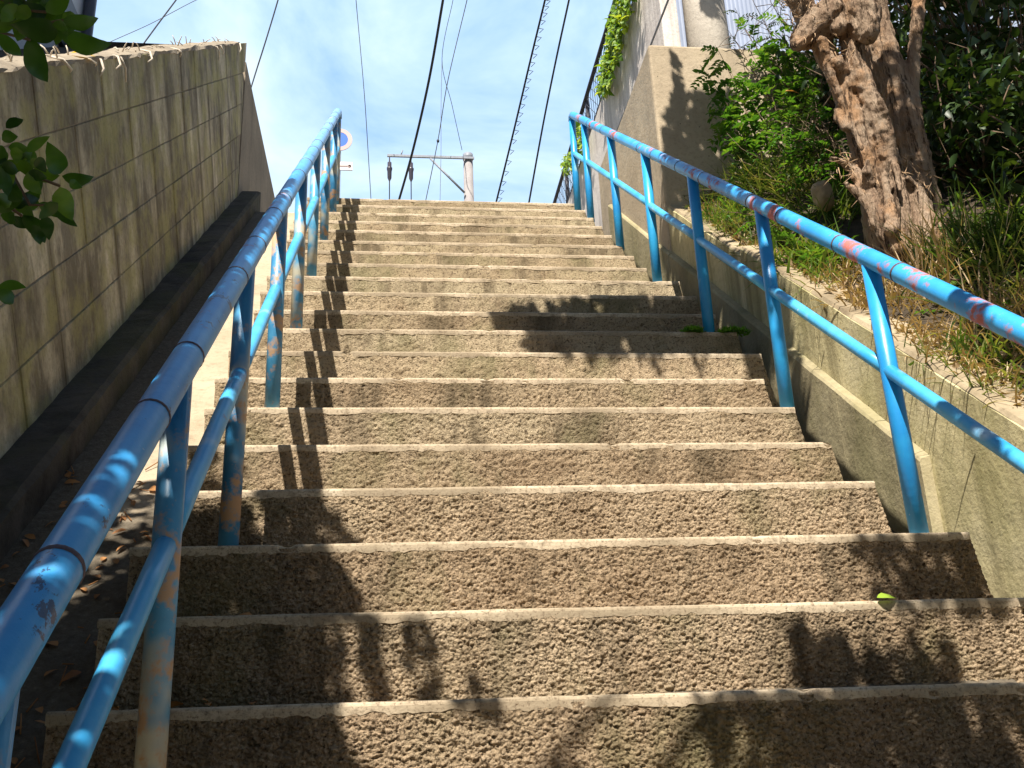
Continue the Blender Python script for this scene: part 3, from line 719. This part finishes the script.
# ------------------------------------------------------------------ gnarled tree on the bank
gt = thing('gnarled_tree', atY(912, 262, 1.6), 'gnarled multi stemmed tree with peeling tan bark on the right bank', 'tree')
tr = MB()
def strand(px, rad, dy=0):
    pts = []
    for i, (x, y) in enumerate(px): pts.append(atY(x, y, 1.6+dy+.03*math.sin(i*1.7+dy*9)))
    # refine
    fine = []; fr = []
    for i in range(len(pts)-1):
        for j in range(6):
            f = j/6; fine.append(pts[i]*(1-f)+pts[i+1]*f); r_ = rad[i]*(1-f)+rad[i+1]*f
            fr.append(r_*(1+.16*mnoise.noise(Vector((len(fine)*.55, dy*20, rad[0]*50)))))
    fine.append(pts[-1]); fr.append(rad[-1])
    e_ = (pts[-1]-pts[-2]).normalized(); fine += [pts[-1]+e_*rad[-1]*.5, pts[-1]+e_*rad[-1]*.85]; fr += [rad[-1]*.8, rad[-1]*.3]
    e_ = (pts[0]-pts[1]).normalized(); fine = [pts[0]+e_*rad[0]*.85, pts[0]+e_*rad[0]*.5] + fine; fr = [rad[0]*.3, rad[0]*.8] + fr
    tr.tube(fine, fr, 40, True, .17)
strand([(888, 300), (884, 250), (872, 190), (856, 125), (834, 70), (806, 15), (780, -40), (750, -110)], [.10, .07, .052, .045, .046, .055, .055, .04], -.05)
strand([(906, 300), (904, 250), (894, 180), (876, 112), (855, 62), (838, 5), (828, -50), (826, -130)], [.10, .075, .054, .046, .042, .042, .04, .03], -.10)
strand([(930, 300), (928, 250), (919, 190), (906, 122), (888, 66), (874, 20), (868, -40), (875, -130)], [.10, .085, .075, .072, .070, .068, .06, .04], .0)
strand([(915, 300), (912, 250), (903, 190), (890, 120), (872, 60), (856, 10), (850, -60)], [.10, .08, .06, .05, .045, .04, .03], .10)
strand([(918, 150), (911, 95), (914, 55), (918, 20), (920, -40), (935, -140)], [.03, .036, .030, .029, .028, .02], -.05)
strand([(868, 34), (862, 18), (852, 2), (848, -20)], [.05, .088, .075, .05], -.17)
strand([(838, 30), (846, 12), (850, -10)], [.03, .06, .06], -.13)
strand([(796, 45), (808, 34), (822, 24), (832, 10)], [.03, .072, .085, .07], -.10)
strand([(838, 62), (842, 74), (848, 92)], [.03, .038, .025], -.11)
strand([(880, 100), (886, 120), (893, 150), (900, 190)], [.012, .022, .018, .01], -.16)
strand([(846, 128), (840, 114), (842, 98)], [.02, .03, .018], -.09)
strand([(864, 184), (852, 168), (838, 160), (830, 157)], [.03, .020, .012, .004], -.09)
strand([(872, 205), (856, 190), (846, 184)], [.03, .022, .010], -.11)
strand([(898, 250), (880, 222), (870, 190), (867, 172), (868, 160)], [.045, .040, .030, .022, .008], -.15)
strand([(892, 230), (890, 205), (884, 180), (890, 160)], [.03, .022, .016, .006], -.19)
strand([(928, 255), (926, 220), (916, 192), (908, 178)], [.05, .046, .036, .012], -.13)
strand([(940, 255), (938, 225), (932, 200), (926, 180)], [.035, .034, .024, .008], -.06)
strand([(935, 262), (955, 288), (975, 303)], [.055, .035, .012], -.05)
strand([(822, 40), (828, 70), (846, 110), (862, 150)], [.02, .022, .018, .008], -.13)
to = tr.build('trunk', M_BARK, gt)
m_ = to.modifiers.new('remesh', 'REMESH'); m_.mode = 'VOXEL'; m_.voxel_size = .0062; m_.use_smooth_shade = True
tx = bpy.data.textures.new('bark_relief', 'CLOUDS'); tx.noise_scale = .035; tx.noise_depth = 4
m_ = to.modifiers.new('relief', 'DISPLACE'); m_.texture = tx; m_.strength = .018; m_.mid_level = .5; m_.texture_coords = 'LOCAL'
sb = MB()                                                                 # splintered fibres
for (px, py, n, sp_) in ((812, 16, 90, 24), (842, 165, 30, 12), (905, 165, 34, 10), (800, 0, 40, 18), (868, 185, 24, 10), (925, 180, 34, 9), (845, 45, 24, 12)):
    for _ in range(n):
        a = atY(px+U(-sp_, sp_), py+U(-sp_, sp_), 1.47+U(-.03, .06)); d = Vector((U(-1, .7), U(-.7, .1), U(-1.2, .5)))*U(.02, .08)
        sb.tube([a, a+d*.5+rdir()*.004, a+d], [.0022, .0018, .0006], 4)
sb.build('splinters', M_FIBRE, gt)
cw = MB(); lim = MB(); c0 = atY(860, -110, 1.6)
polyC = [(600, 284), (692, 284), (745, 330), (742, 352), (560, 352), (488, 310), (505, 296), (590, 296)]
ct = canopy(cw, 'N', 0, polyC, 3000, 1.0, 1.4, .09)
ct += canopy(cw, 'N', 0, [(600, 352), (775, 352), (790, 376), (640, 376)], 45, 1.0, 1.3, .07)
ct += canopy(cw, 'X', 1.5, [(660, 235), (745, 265), (785, 300), (792, 360), (770, 395), (740, 350), (700, 330), (670, 290)], 1500, 1.0, 1.5, .085)
ct += canopy(cw, 'Y', 3.25, [(672, 100), (735, 90), (735, 245), (668, 240), (664, 180), (664, 130)], 1100, .9, 1.4, .085, holes=([(682, 105), (690, 100), (688, 130)], [(674, 190), (684, 190), (684, 215)]))
ct += canopy(cw, 'Y', 3.25, [(668, 48), (673, 62), (674, 105), (686, 110), (680, 60)], 70, .9, 1.1, .06)
ct += canopy(cw, 'Y', 4.5, [(702, -10), (722, -10), (728, 32), (712, 34), (700, 15)], 90, .9, 1.2, .08)
ct += canopy(cw, 'N', .7, [(925, 60), (1040, 60), (1040, 300), (960, 270), (940, 220)], 900, 1.1, 1.5, .10)
ct += canopy(cw, 'Y', 1.5, [(880, 30), (930, 30), (940, 200), (905, 190), (885, 120)], 260, 1.0, 1.4, .08)
ct += canopy(cw, 'Y', 2.1, [(930, -40), (1050, -40), (1050, 170), (935, 170)], 900, 1.1, 1.5, .10)
ct += canopy(cw, 'N', .35, [(676, 215), (760, 262), (792, 292), (798, 330), (700, 268), (672, 245)], 420, 1.0, 1.4, .08)
for _ in range(260):                                                       # crown proper, above the picture
    c = Vector((2.75, 1.9, 5.3)) + Vector((random.gauss(0, .55), random.gauss(0, .65), random.gauss(0, .38)))
    if c.z < 4.55 or (c.z-CAM.z)/(c.y-CAM.y) < 1.04: continue
    ct.append(c)
    for _k in range(9):
        d = Vector((U(-1, 1), U(-1, 1), U(-.9, .2))); L = U(.07, .11)
        leaf(cw, c + rdir()*U(.03, .16), d, Vector((0, 0, 1))+rdir()*.6, L, L*.48)
cw.build('crown', M_LEAF_CAN, gt, fixn=False)
random.shuffle(ct)
for c in ct[:40]:
    a = c0 + Vector((U(-.25, .25), 0, U(-.1, .5))); lim.tube([a, (a+c)/2+Vector((0, 0, .15))+rdir()*.1, c], [.024, .014, .004], 6)
lim.build('limb', M_BARK, gt)

# ------------------------------------------------------------------ plants on the bank
def shrub(name, label, cat, targets, base, n_leaf, L, W, mat, stem=.005, pin=True, zb=.2, group=None, twigs=0, spread=.13):
    t = thing(name, base, label, cat, group); lv = MB(); sm = MB()
    base = Vector(base)
    for (px, py, Y) in targets:
        e = atY(px, py, Y); b0 = base + Vector((U(-.1, .1), U(-.1, .1), 0))
        mid = (b0*.45 + e*.55) + Vector((U(-.07, .07), U(-.07, .07), .06))
        pts = []
        for i in range(9):
            f = i/8; pts.append(b0*(1-f)**2 + mid*2*f*(1-f) + e*f*f)
        sm.tube(pts, [stem*(1-.75*i/8) for i in range(9)], 5)
        for _ in range(n_leaf):
            f = .25 + .75*R()**.6; p = b0*(1-f)**2 + mid*2*f*(1-f) + e*f*f
            if pin:
                ax = rdir(zb); ax = ax.normalized(); Lp = U(.6, 1.3)*spread
                sd = ax.cross(Vector((0, 0, 1)))
                if sd.length < .05: continue
                sd.normalize(); np_ = 5
                for i in range(1, np_+1):
                    q = p + ax*Lp*i/np_ - Vector((0, 0, .35*Lp*(i/np_)**2))
                    for sg in (-1, 1):
                        leaf(lv, q, sd*sg + ax*.7 + Vector((0, 0, U(-.3, .2))), Vector((0, 0, 1))+rdir()*.3, L*U(.7, 1.2), W*U(.8, 1.2))
            else:
                leaf(lv, p + rdir()*spread*R(), rdir(zb), Vector((0, 0, 1))+rdir()*.6, L*U(.6, 1.3), W*U(.7, 1.2))
        for _ in range(twigs):
            f = U(.4, 1); p = b0*(1-f)**2 + mid*2*f*(1-f) + e*f*f; d = rdir(.3)*U(.08, .25)
            sm.tube([p, p+d*.5+rdir()*.02, p+d], [stem*.5, stem*.4, stem*.2], 4)
    lv.build('leaves', mat, t, fixn=False); sm.build('stem', M_TWIG, t)
    return t
def bz(x, y): return Vector((x, y, bank_z(x, y)))
G1 = 'leafy weeds on the planted bank'
shrub('leafy_weed', 'tall feathery green weed leaning against the face of the buttress', 'weed',
      [(700, 65, 3.05), (708, 95, 3.0), (715, 45, 3.1), (730, 70, 3.0), (722, 115, 2.95), (745, 90, 2.95), (735, 140, 2.85), (750, 120, 2.85), (712, 130, 2.95), (760, 60, 3.0)],
      bz(2.1, 2.95), 13, .045, .022, M_LEAF_WEED, group=G1)
shrub('leafy_weed', 'feathery green weed reaching highest in front of the blue house', 'weed',
      [(745, 30, 3.1), (765, 35, 3.1), (780, 45, 3.1), (800, 28, 3.2), (770, 70, 3.0), (790, 75, 3.0), (775, 5, 3.2), (755, 95, 2.95)],
      bz(2.45, 3.05), 12, .045, .020, M_LEAF_WEED, group=G1)
shrub('leafy_weed', 'drooping green weed hanging above the stone beside the gnarled trunk', 'weed',
      [(770, 120, 2.7), (790, 110, 2.6), (808, 95, 2.6), (780, 160, 2.5), (805, 150, 2.45), (825, 130, 2.4), (815, 175, 2.3), (760, 160, 2.6)],
      bz(2.35, 2.5), 8, .040, .012, M_LEAF_DARK, group=G1, twigs=5)
shrub('leafy_weed', 'low ragged weed sprawling at the foot of the buttress', 'weed',
      [(700, 190, 2.95), (715, 180, 2.9), (730, 190, 2.8), (745, 175, 2.75), (755, 195, 2.65), (690, 205, 3.05), (735, 160, 2.85)],
      bz(1.98, 2.75), 7, .035, .012, M_LEAF_DARK, group=G1)
shrub('leafy_weed', 'bushy mid green weed filling the bank just left of the gnarled trunk', 'weed',
      [(760, 130, 2.5), (785, 125, 2.4), (810, 115, 2.3), (830, 140, 2.25), (775, 170, 2.4), (800, 185, 2.3), (825, 180, 2.2), (845, 165, 2.2)],
      bz(2.3, 2.4), 9, .036, .016, M_LEAF_WEED, group=G1, twigs=4)
shrub('leafy_weed', 'low green weed spilling over the wall top behind the fourth post', 'weed',
      [(735, 215, 2.35), (750, 222, 2.25), (765, 230, 2.15), (745, 240, 2.2), (775, 245, 2.05), (722, 212, 2.5)],
      bz(1.86, 2.3), 7, .030, .014, M_LEAF_WEED, group=G1)
shrub('leafy_weed', 'low green weed spilling over the wall top between the second and third posts', 'weed',
      [(795, 255, 1.9), (812, 262, 1.85), (830, 262, 1.8), (845, 285, 1.65), (805, 285, 1.75), (825, 290, 1.7)],
      bz(1.84, 1.85), 7, .032, .015, M_LEAF_WEED, group=G1)
shrub('leafy_weed', 'ragged weed with dead stems at the lower right edge of the bank', 'weed',
      [(945, 325, 1.2), (965, 335, 1.15), (985, 330, 1.1), (1005, 345, 1.0), (1018, 360, .95), (960, 360, 1.05), (995, 375, .95)],
      bz(1.86, 1.1), 5, .032, .015, M_LEAF_WEED, group=G1, twigs=7)
shrub('leafy_weed', 'thin twiggy weed standing tallest before the blue corrugated wall', 'weed',
      [(735, 8, 3.3), (750, -5, 3.3), (762, 12, 3.25), (742, 25, 3.2), (790, 10, 3.2), (728, 30, 3.2), (770, -15, 3.3)],
      bz(2.5, 3.2), 3, .03, .010, M_LEAF_DARK, group=G1, twigs=10)
# dark thicket behind the tree
G2 = 'dark shrubs in the thicket behind the gnarled tree'
def thicket(label, cx, cy, cz, rx, ry, rz, n, L, W, mat, twn=30):
    t = thing('shrub', bz(cx, cy), label, 'shrub', G2); lv = MB(); sm = MB(); base = bz(cx, cy)
    for _ in range(n):
        v = rdir(); r_ = R()**.45
        p = Vector((cx+v.x*rx*r_, cy+v.y*ry*r_, cz+v.z*rz*r_))
        if p.z < bank_z(p.x, p.y): continue
        leaf(lv, p, rdir(-.1), Vector((0, 0, 1))+rdir()*.7, L*U(.6, 1.3), W*U(.7, 1.2))
    for _ in range(twn):
        v = rdir(.3); p = Vector((cx+v.x*rx*.95, cy+v.y*ry*.95, cz+v.z*rz*.95)); m__ = (base+p)/2 + rdir()*.12
        sm.tube([base, m__, p, p+rdir()*.1], [.010, .006, .003, .001], 5)
    lv.build('leaves', mat, t, fixn=False); sm.build('stem', M_TWIG, t)
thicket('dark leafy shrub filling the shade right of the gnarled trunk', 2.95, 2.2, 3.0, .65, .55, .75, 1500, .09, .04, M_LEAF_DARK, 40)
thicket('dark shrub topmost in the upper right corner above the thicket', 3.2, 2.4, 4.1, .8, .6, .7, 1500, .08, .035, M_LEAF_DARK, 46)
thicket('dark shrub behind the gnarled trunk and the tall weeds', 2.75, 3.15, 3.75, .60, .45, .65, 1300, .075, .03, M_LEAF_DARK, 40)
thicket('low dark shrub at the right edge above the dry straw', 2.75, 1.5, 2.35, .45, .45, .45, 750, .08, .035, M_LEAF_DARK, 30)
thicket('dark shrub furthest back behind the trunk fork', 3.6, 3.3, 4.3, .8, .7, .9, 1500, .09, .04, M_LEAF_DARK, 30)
shrub('broad_leaf_vine', 'vine with broad dark heart shaped leaves hanging in the thicket at upper right', 'vine',
      [(935, 75, 1.75), (945, 95, 1.75), (1005, 45, 1.8), (985, 60, 1.8), (960, 90, 1.75), (1020, 20, 1.8)], bz(2.75, 1.9), 4, .12, .09, M_LEAF_DARK, pin=False, zb=-.4, twigs=3, spread=.06)
thicket('dark shrub pressing against the right side of the gnarled trunk', 2.55, 1.75, 2.55, .30, .35, .45, 900, .08, .032, M_LEAF_DARK, 30)
thicket('dark leafy shrub at the right edge behind the arching grass', 2.75, 1.25, 2.0, .40, .40, .40, 800, .08, .035, M_LEAF_DARK, 24)
# grasses
def tuft(name, label, cat, px, py, X, n, L, W, mat, group=None, spread=.08, droop=.9, up=1.0, off=None):
    X = X - .11 if X < 1.9 else X; b0 = atX(px, py, X); b0.z = bank_z(b0.x, b0.y) if off is None else b0.z
    t = thing(name, b0, label, cat, group); g_ = MB()
    for _ in range(n):
        p = b0 + Vector((random.gauss(0, spread), random.gauss(0, spread), 0)); p.z = (bank_z(p.x, p.y) if off is None else p.z) - .01
        d = Vector((U(-1, 1), U(-1, 1), U(.3, 1.4)*up)); blade(g_, p, d, L*U(.5, 1.2), W*U(.7, 1.3), droop*U(.5, 1.5))
    g_.build('blades', mat, t, fixn=False)
    return t
G3 = 'grass tufts on the planted bank'; G4 = 'dry straw clumps on the planted bank'
tuft('grass_tuft', 'bright bamboo like grass tuft overhanging the wall top beside the trunk', 'grass', 815, 275, 1.80, 260, .20, .013, M_GRASS, G3, .06, 1.1)
tuft('grass_tuft', 'olive grass tuft below the tall weeds by the third post', 'grass', 755, 215, 1.95, 330, .26, .006, M_GRASS2, G3, .10, .8)
tuft('grass_tuft', 'fine grass tuft spilling onto the wall top near the buttress', 'grass', 730, 225, 1.80, 260, .18, .006, M_GRASS, G3, .07, .9)
tuft('grass_tuft', 'thick olive grass mound between the weeds and the stone', 'grass', 790, 205, 2.05, 420, .32, .006, M_GRASS2, G3, .12, .8)
tuft('grass_tuft', 'wispy grass tuft left of the trunk base', 'grass', 835, 235, 2.0, 280, .24, .007, M_GRASS, G3, .08, 1.0)
tuft('grass_tuft', 'arching green grass tuft right of the trunk base', 'grass', 985, 235, 2.2, 260, .30, .011, M_GRASS, G3, .12, 1.1)
tuft('grass_tuft', 'dark green grass tuft at the right edge under the thicket', 'grass', 1015, 255, 2.2, 260, .28, .009, M_LEAF_DARK, G3, .10, 1.0)
tuft('grass_tuft', 'feathery grass tuft leaning over the wall top behind the fourth post', 'grass', 772, 255, 1.80, 220, .17, .007, M_GRASS2, G3, .07, .9)
tuft('grass_tuft', 'sparse grass tuft against the foot of the buttress face', 'grass', 704, 218, 1.85, 160, .15, .007, M_GRASS2, G3, .07, .9)
for (px, py, n_, L_, m__, lab) in ((738, 246, 150, .13, M_GRASS2, 'thin grass tuft bending over the shaded wall top between the fourth and third posts'), (795, 285, 170, .13, M_GRASS, 'leafy grass tuft hanging over the wall edge left of the third post'),
        (828, 300, 170, .13, M_GRASS, 'leafy grass tuft hanging over the wall edge right of the third post'), (868, 325, 150, .11, M_STRAW, 'dry grass tuft flopped over the wall top left of the second post'),
        (925, 362, 170, .12, M_STRAW, 'dry grass tuft flopped over the wall top right of the second post'), (962, 388, 170, .13, M_GRASS2, 'olive grass tuft flopped over the sunlit wall top at the lower right'), (1005, 405, 160, .14, M_GRASS2, 'olive grass tuft over the wall top nearest the right edge')):
    tuft('grass_tuft', lab, 'grass', px, py, 1.74, n_, L_, .006, m__, G3, .055, 1.3)
tuft('straw_clump', 'tall dry straw clump rising behind the worn red part of the rail', 'dry grass', 940, 300, 1.93, 190, .28, .006, M_STRAW, G4, .08, .5, 1.6)
tuft('straw_clump', 'low dry straw clump spilling over the wall top below the rail', 'dry grass', 975, 350, 1.80, 260, .18, .006, M_STRAW, G4, .07, 1.2)
tuft('straw_clump', 'brown straw clump under the bright grass tuft', 'dry grass', 845, 295, 1.80, 200, .14, .005, M_STRAW, G4, .06, 1.3)
tuft('straw_clump', 'dry straw clump at the right edge of the bank', 'dry grass', 1010, 330, 1.90, 220, .22, .006, M_STRAW, G4, .09, .9)
tuft('grass_tuft', 'yellowing grass tuft mixed into the straw under the rail', 'grass', 985, 345, 1.84, 220, .17, .009, M_GRASS, G3, .09, 1.0)
tuft('grass_tuft', 'dark grass tuft in the shade directly right of the trunk foot', 'grass', 955, 265, 2.05, 260, .26, .008, M_LEAF_DARK, G3, .10, .9)
tuft('grass_tuft', 'rough olive grass tuft at the right edge above the straw', 'grass', 1018, 300, 2.05, 260, .26, .008, M_GRASS2, G3, .11, .9)
tuft('straw_clump', 'dry straw clump at the foot of the gnarled trunk', 'dry grass', 905, 285, 1.88, 150, .16, .005, M_STRAW, G4, .07, .9)
tuft('grass_tuft', 'small grass tuft on the wall top between the second and third posts', 'grass', 880, 300, 1.82, 50, .10, .008, M_GRASS2, G3, .05, 1.0)
shrub('broad_leaf_weed', 'weed with broad yellow green leaves among the straw at the right edge', 'weed', [(975, 290, 1.2), (995, 285, 1.2), (1010, 270, 1.2), (985, 300, 1.15), (1018, 295, 1.2)], bz(1.95, 1.2), 3, .10, .075, M_LEAF_WEED, pin=False, zb=.1, spread=.03)
# litter
lit = MB()
for _ in range(1500):
    y = U(.2, 3.1); x = 1.56 + abs(random.gauss(0, .13)); p = Vector((x, y, (S*y+(.366 if y < 2.18 else .332) if x < 1.655 else bank_z(x, y)+.008)))
    d = Vector((U(-1, 1), U(-1, 1)*.8, U(-.5, .9))); 
    if R() < .5: blade(lit, p, d, U(.03, .10), U(.003, .008), U(0, .5), 2)
    else: leaf(lit, p, d, Vector((0, 0, 1))+rdir()*.5, U(.02, .05), U(.01, .025))
tag(lit.build('leaf_litter', M_STRAW, fixn=False), kind='stuff')
deb = MB()
for _ in range(260):
    y = U(-.9, 1.2); x = U(-1.19, -.83); p = Vector((x, y, S*y-.192)); d = Vector((U(-1, 1), U(-1, 1), 0)); d.z = S*d.y + U(0, .3)
    if R() < .35: deb.tube([p, p+d*.02, p+d*U(.03, .06)], .0018, 4)
    else: leaf(deb, p, d, Vector((0, -.6, .8))+rdir()*.4, U(.02, .05), U(.012, .025))
for k in range(0, 12):
    for _ in range(9):
        x = U(-.8, -.45) if R() < .5 else U(.95, 1.26); p = Vector((x, (k+1)*D-.03+U(-.14, .01), k*H+.004))
        leaf(deb, p, Vector((U(-1, 1), U(-1, 1), U(-.1, .5))), Vector((0, 0, 1))+rdir()*.6, U(.02, .045), U(.012, .022))
tag(deb.build('leaf_debris', M_DEAD, fixn=False), kind='stuff')
def fallen(px, py, surfk, val, label, mat, L, lift=.01, name='fallen_leaf'):
    p = surf(surfk, val, px, py) + Vector((0, -.004, lift)); b_ = MB()
    leaf(b_, p, Vector((1, .1, .05)), Vector((0, -.6, .8)), L, L*.45, .3, .1)
    tag(b_.build(name, mat, fixn=False), label, 'leaf')
fallen(876, 598, 'Y', D*1.0-.004, 'lime green leaf fallen on the edge of a step near the bottom', M_LIME, .055, 0)
fallen(70, 60, 'X', -1.40, 'yellow crumpled leaf lying on top of the block wall', M_YEL, .09, .03)
fallen(992, 172, 'Y', 1.75, 'orange dead leaf caught in the dark thicket', M_DEAD, .075)
fallen(785, 93, 'Y', 2.55, 'rust brown dead leaf caught in the weeds', M_DEAD, .09)
# stone
import bmesh
def lump(name, c, r, mat, label, cat, amp=.25, sub=3):
    bm = bmesh.new(); bmesh.ops.create_icosphere(bm, subdivisions=sub, radius=1)
    for v in bm.verts:
        k = 1 + amp*mnoise.noise(v.co*1.6 + Vector(c)*3) + amp*.3*mnoise.noise(v.co*5)
        v.co = Vector((v.co.x*r[0]*k, v.co.y*r[1]*k, v.co.z*r[2]*k))
    me = bpy.data.meshes.new(name); bm.to_mesh(me); bm.free(); me.materials.append(mat)
    for p in me.polygons: p.use_smooth = True
    o = bpy.data.objects.new(name, me); COL.objects.link(o); o.location = c
    return tag(o, label, cat)
cst = atX(823, 196, 1.92); lump('stone', (cst.x, cst.y, cst.z), (.055, .05, .085), M_STONE, 'tan upright stone half hidden in the grass left of the trunk', 'stone')
# moss clumps on the shaded step
for (px, py, r_, lab) in ((692, 329, .05, 'small green moss clump left of the fourth right hand post'), (733, 331, .075, 'larger green moss clump between the fourth right hand post and the wall')):
    p = atY(px, py, 8*D+.02); p.z = 8*H - .004
    t = thing('moss_clump', p, lab, 'moss', 'moss clumps on the shaded step'); b_ = MB()
    for _ in range(420):
        a = U(0, 6.28); q = math.sqrt(R()); h_ = (1-q*q)*.045
        blade(b_, p + Vector((r_*q*math.cos(a), .045*q*math.sin(a), h_*.4)), Vector((U(-1, 1), U(-1, 1), 1.1)), U(.015, .03), .006, .5, 2)
    b_.build('fronds', M_MOSS, t, fixn=False)

# ------------------------------------------------------------------ pole, sign, cables
DP = 21.0
up = thing('utility_pole', (1.86, DP, 3.78), 'distant concrete utility pole with a crossarm showing above the top step', 'utility pole')
b = MB(); b.tube([(1.83, DP, 3.78), (1.86, DP, 10), (1.88, DP, 14.70)], [.19, .15, .125], 20); b.build('shaft', M_POLE2, up)
b = MB(); b.tube([(1.88, DP, 14.69), (1.88, DP, 14.87)], .135, 20); b.build('cap', M_STEEL, up)
b = MB(); b.box(-.26, DP-.17, 14.64, 2.03, DP-.12, 14.71); b.build('crossarm', M_STEEL, up, .005)
b = MB(); b.tube([(.87, DP-.15, 14.62), (1.75, DP-.14, 13.62)], .03, 8); b.build('brace', M_STEEL, up)
for x in (-.20, .36):
    b = MB(); z = 14.62
    b.tube([(x, DP-.145, z), (x, DP-.145, z-.14), (x, DP-.145, z-.16), (x, DP-.145, z-.3), (x, DP-.145, z-.32), (x, DP-.145, z-.36), (x, DP-.145, z-.42), (x, DP-.145, z-.62), (x, DP-.145, z-.72), (x, DP-.145, z-1.6)],
           [.015, .02, .055, .055, .075, .075, .06, .055, .015, .012], 12); b.build('insulator', M_GLASS, up)
b = MB(); b.tube([(.10, DP-.145, 14.7), (.14, DP-.145, 14.85)], .02, 6); b.build('pin', M_STEEL, up)
sg = thing('road_sign', (-.80, 10, 3.78), 'round blue no parking sign with faded red ring behind the top of the left handrail', 'road sign')
ctr = atY(339.5, 139.5, 10.0); rad = 13.6/FOC*13.0
def disc(mb, c, r, y, r_in=0, n=40, th=.006):
    ring = lambda q, yy: [(c.x+q*math.cos(2*math.pi*i/n), yy, c.z+q*math.sin(2*math.pi*i/n)) for i in range(n)]
    if r_in:
        vs = ring(r, y) + ring(r_in, y) + ring(r, y+th) + ring(r_in, y+th)
        mb.add(vs, [f for i in range(n) for j in [(i+1) % n] for f in ((i, j, n+j, n+i), (2*n+i, 3*n+i, 3*n+j, 2*n+j), (i, 2*n+i, 2*n+j, j), (n+i, n+j, 3*n+j, 3*n+i))])
    else:
        mb.add(ring(r, y) + ring(r, y+th), [tuple(range(n)), tuple(range(2*n-1, n-1, -1))] + [(i, n+i, n+(i+1) % n, (i+1) % n) for i in range(n)])
b = MB(); b.tube([(ctr.x, 10.04, 3.7), (ctr.x, 10.04, ctr.z+.1)], .022, 12); b.build('pole', M_STEEL, sg)
b = MB(); disc(b, ctr, rad*.68, 10.0); b.build('face', M_SIGN_B, sg)
b = MB(); disc(b, ctr, rad, 9.997, rad*.66, 40, .012); b.build('ring', M_SIGN_R, sg)
p0, p1 = atY(335, 162, 10), atY(352.5, 170.5, 10)
b = MB(); b.box(p0.x, 9.99, p1.z, p1.x, 10.01, p0.z); pl = b.build('plate', M_SIGN_W, sg)
b = MB(); mzz = (p0.z+p1.z)/2
b.box(p0.x+.05, 9.984, mzz-.012, p1.x-.02, 9.988, mzz+.012); b.add([(p1.x-.055, 9.984, mzz+.035), (p1.x-.015, 9.984, mzz), (p1.x-.055, 9.984, mzz-.035)], [(0, 1, 2)])
b.build('arrow', M_SIGN_R, pl)
GC = 'overhead cables'
def cable(pts, Y0, Y1, r, mat, label, spiral=False):
    n = len(pts); w_ = [atY(x, y, Y0 + (Y1-Y0)*i/(n-1)) for i, (x, y) in enumerate(pts)]
    fine = []
    for i in range(n-1):
        p0_, p1_, p2_, p3_ = w_[max(i-1, 0)], w_[i], w_[i+1], w_[min(i+2, n-1)]
        for j in range(8):
            f = j/8; fine.append(.5*((2*p1_) + (p2_-p0_)*f + (2*p0_-5*p1_+4*p2_-p3_)*f*f + (3*p1_-p0_-3*p2_+p3_)*f**3))
    fine.append(w_[-1])
    b = MB(); b.tube(fine, r, 8)
    if spiral:
        for i in range(1, len(fine)-1, 1):
            c = fine[i]; b.tube([c, c+Vector((.11, 0, -.02)), c+Vector((.02, 0, -.12))], r*.4, 4)
    tag(b.build('power_cable', mat), label, 'cable', GC)
cable([(446, -20), (443, 0), (429, 80), (413, 150), (399, 200)], 13, 19, .028, M_CABLE, 'thick black cable crossing in front of the distant crossarm')
cable([(549, -20), (545, 0), (530, 62), (514, 130), (496, 203)], 13, 18, .022, M_CABLE, 'black cable wrapped in a spiral hanger right of the distant pole', True)
cable([(573, -20), (569, 0), (556, 60), (543, 125), (528, 208)], 12, 17, .020, M_CABLE, 'rightmost straight black cable near the fence')
cable([(355, -20), (356, 0), (364, 90), (368, 150), (371, 200)], 18, 22, .010, M_CABLE2, 'faint thin wire between the left handrail and the distant crossarm')
cable([(283, -20), (278, 0), (266, 40), (254, 78), (235, 140)], 12, 14, .013, M_CABLE2, 'grey cable dropping behind the peak of the block wall')
cable([(190, -20), (176, 0), (158, 24), (139, 50), (110, 90)], 12, 13, .013, M_CABLE2, 'grey cable descending steeply above the block wall')
cable([(215, -8), (192, 2), (150, 24), (110, 42), (60, 66)], 14, 15, .007, M_CABLE2, 'faintest thin wire slanting above the left end of the block wall')
cable([(456, -20), (453, 0), (442, 59), (452, 105), (462, 150)], 17, 21, .008, M_CABLE2, 'thin wire running down to the distant pole top')
cable([(471, -20), (467, 0), (448, 80), (438, 140), (425, 204)], 16, 20, .011, M_CABLE2, 'thin wire with a small clamp left of the distant pole')
cable([(442, 59), (441, 110), (441, 150), (440, 203)], 20, 20.5, .007, M_CABLE2, 'thin plumb wire left of the distant pole')
pc = atY(438, 141, 18.7); lump('wire_clamp', pc, (.035, .035, .05), M_CABLE, 'small dark clamp on the thin wire left of the distant pole', 'clamp', .1, 2)
scene.render.resolution_x = 1024; scene.render.resolution_y = 768
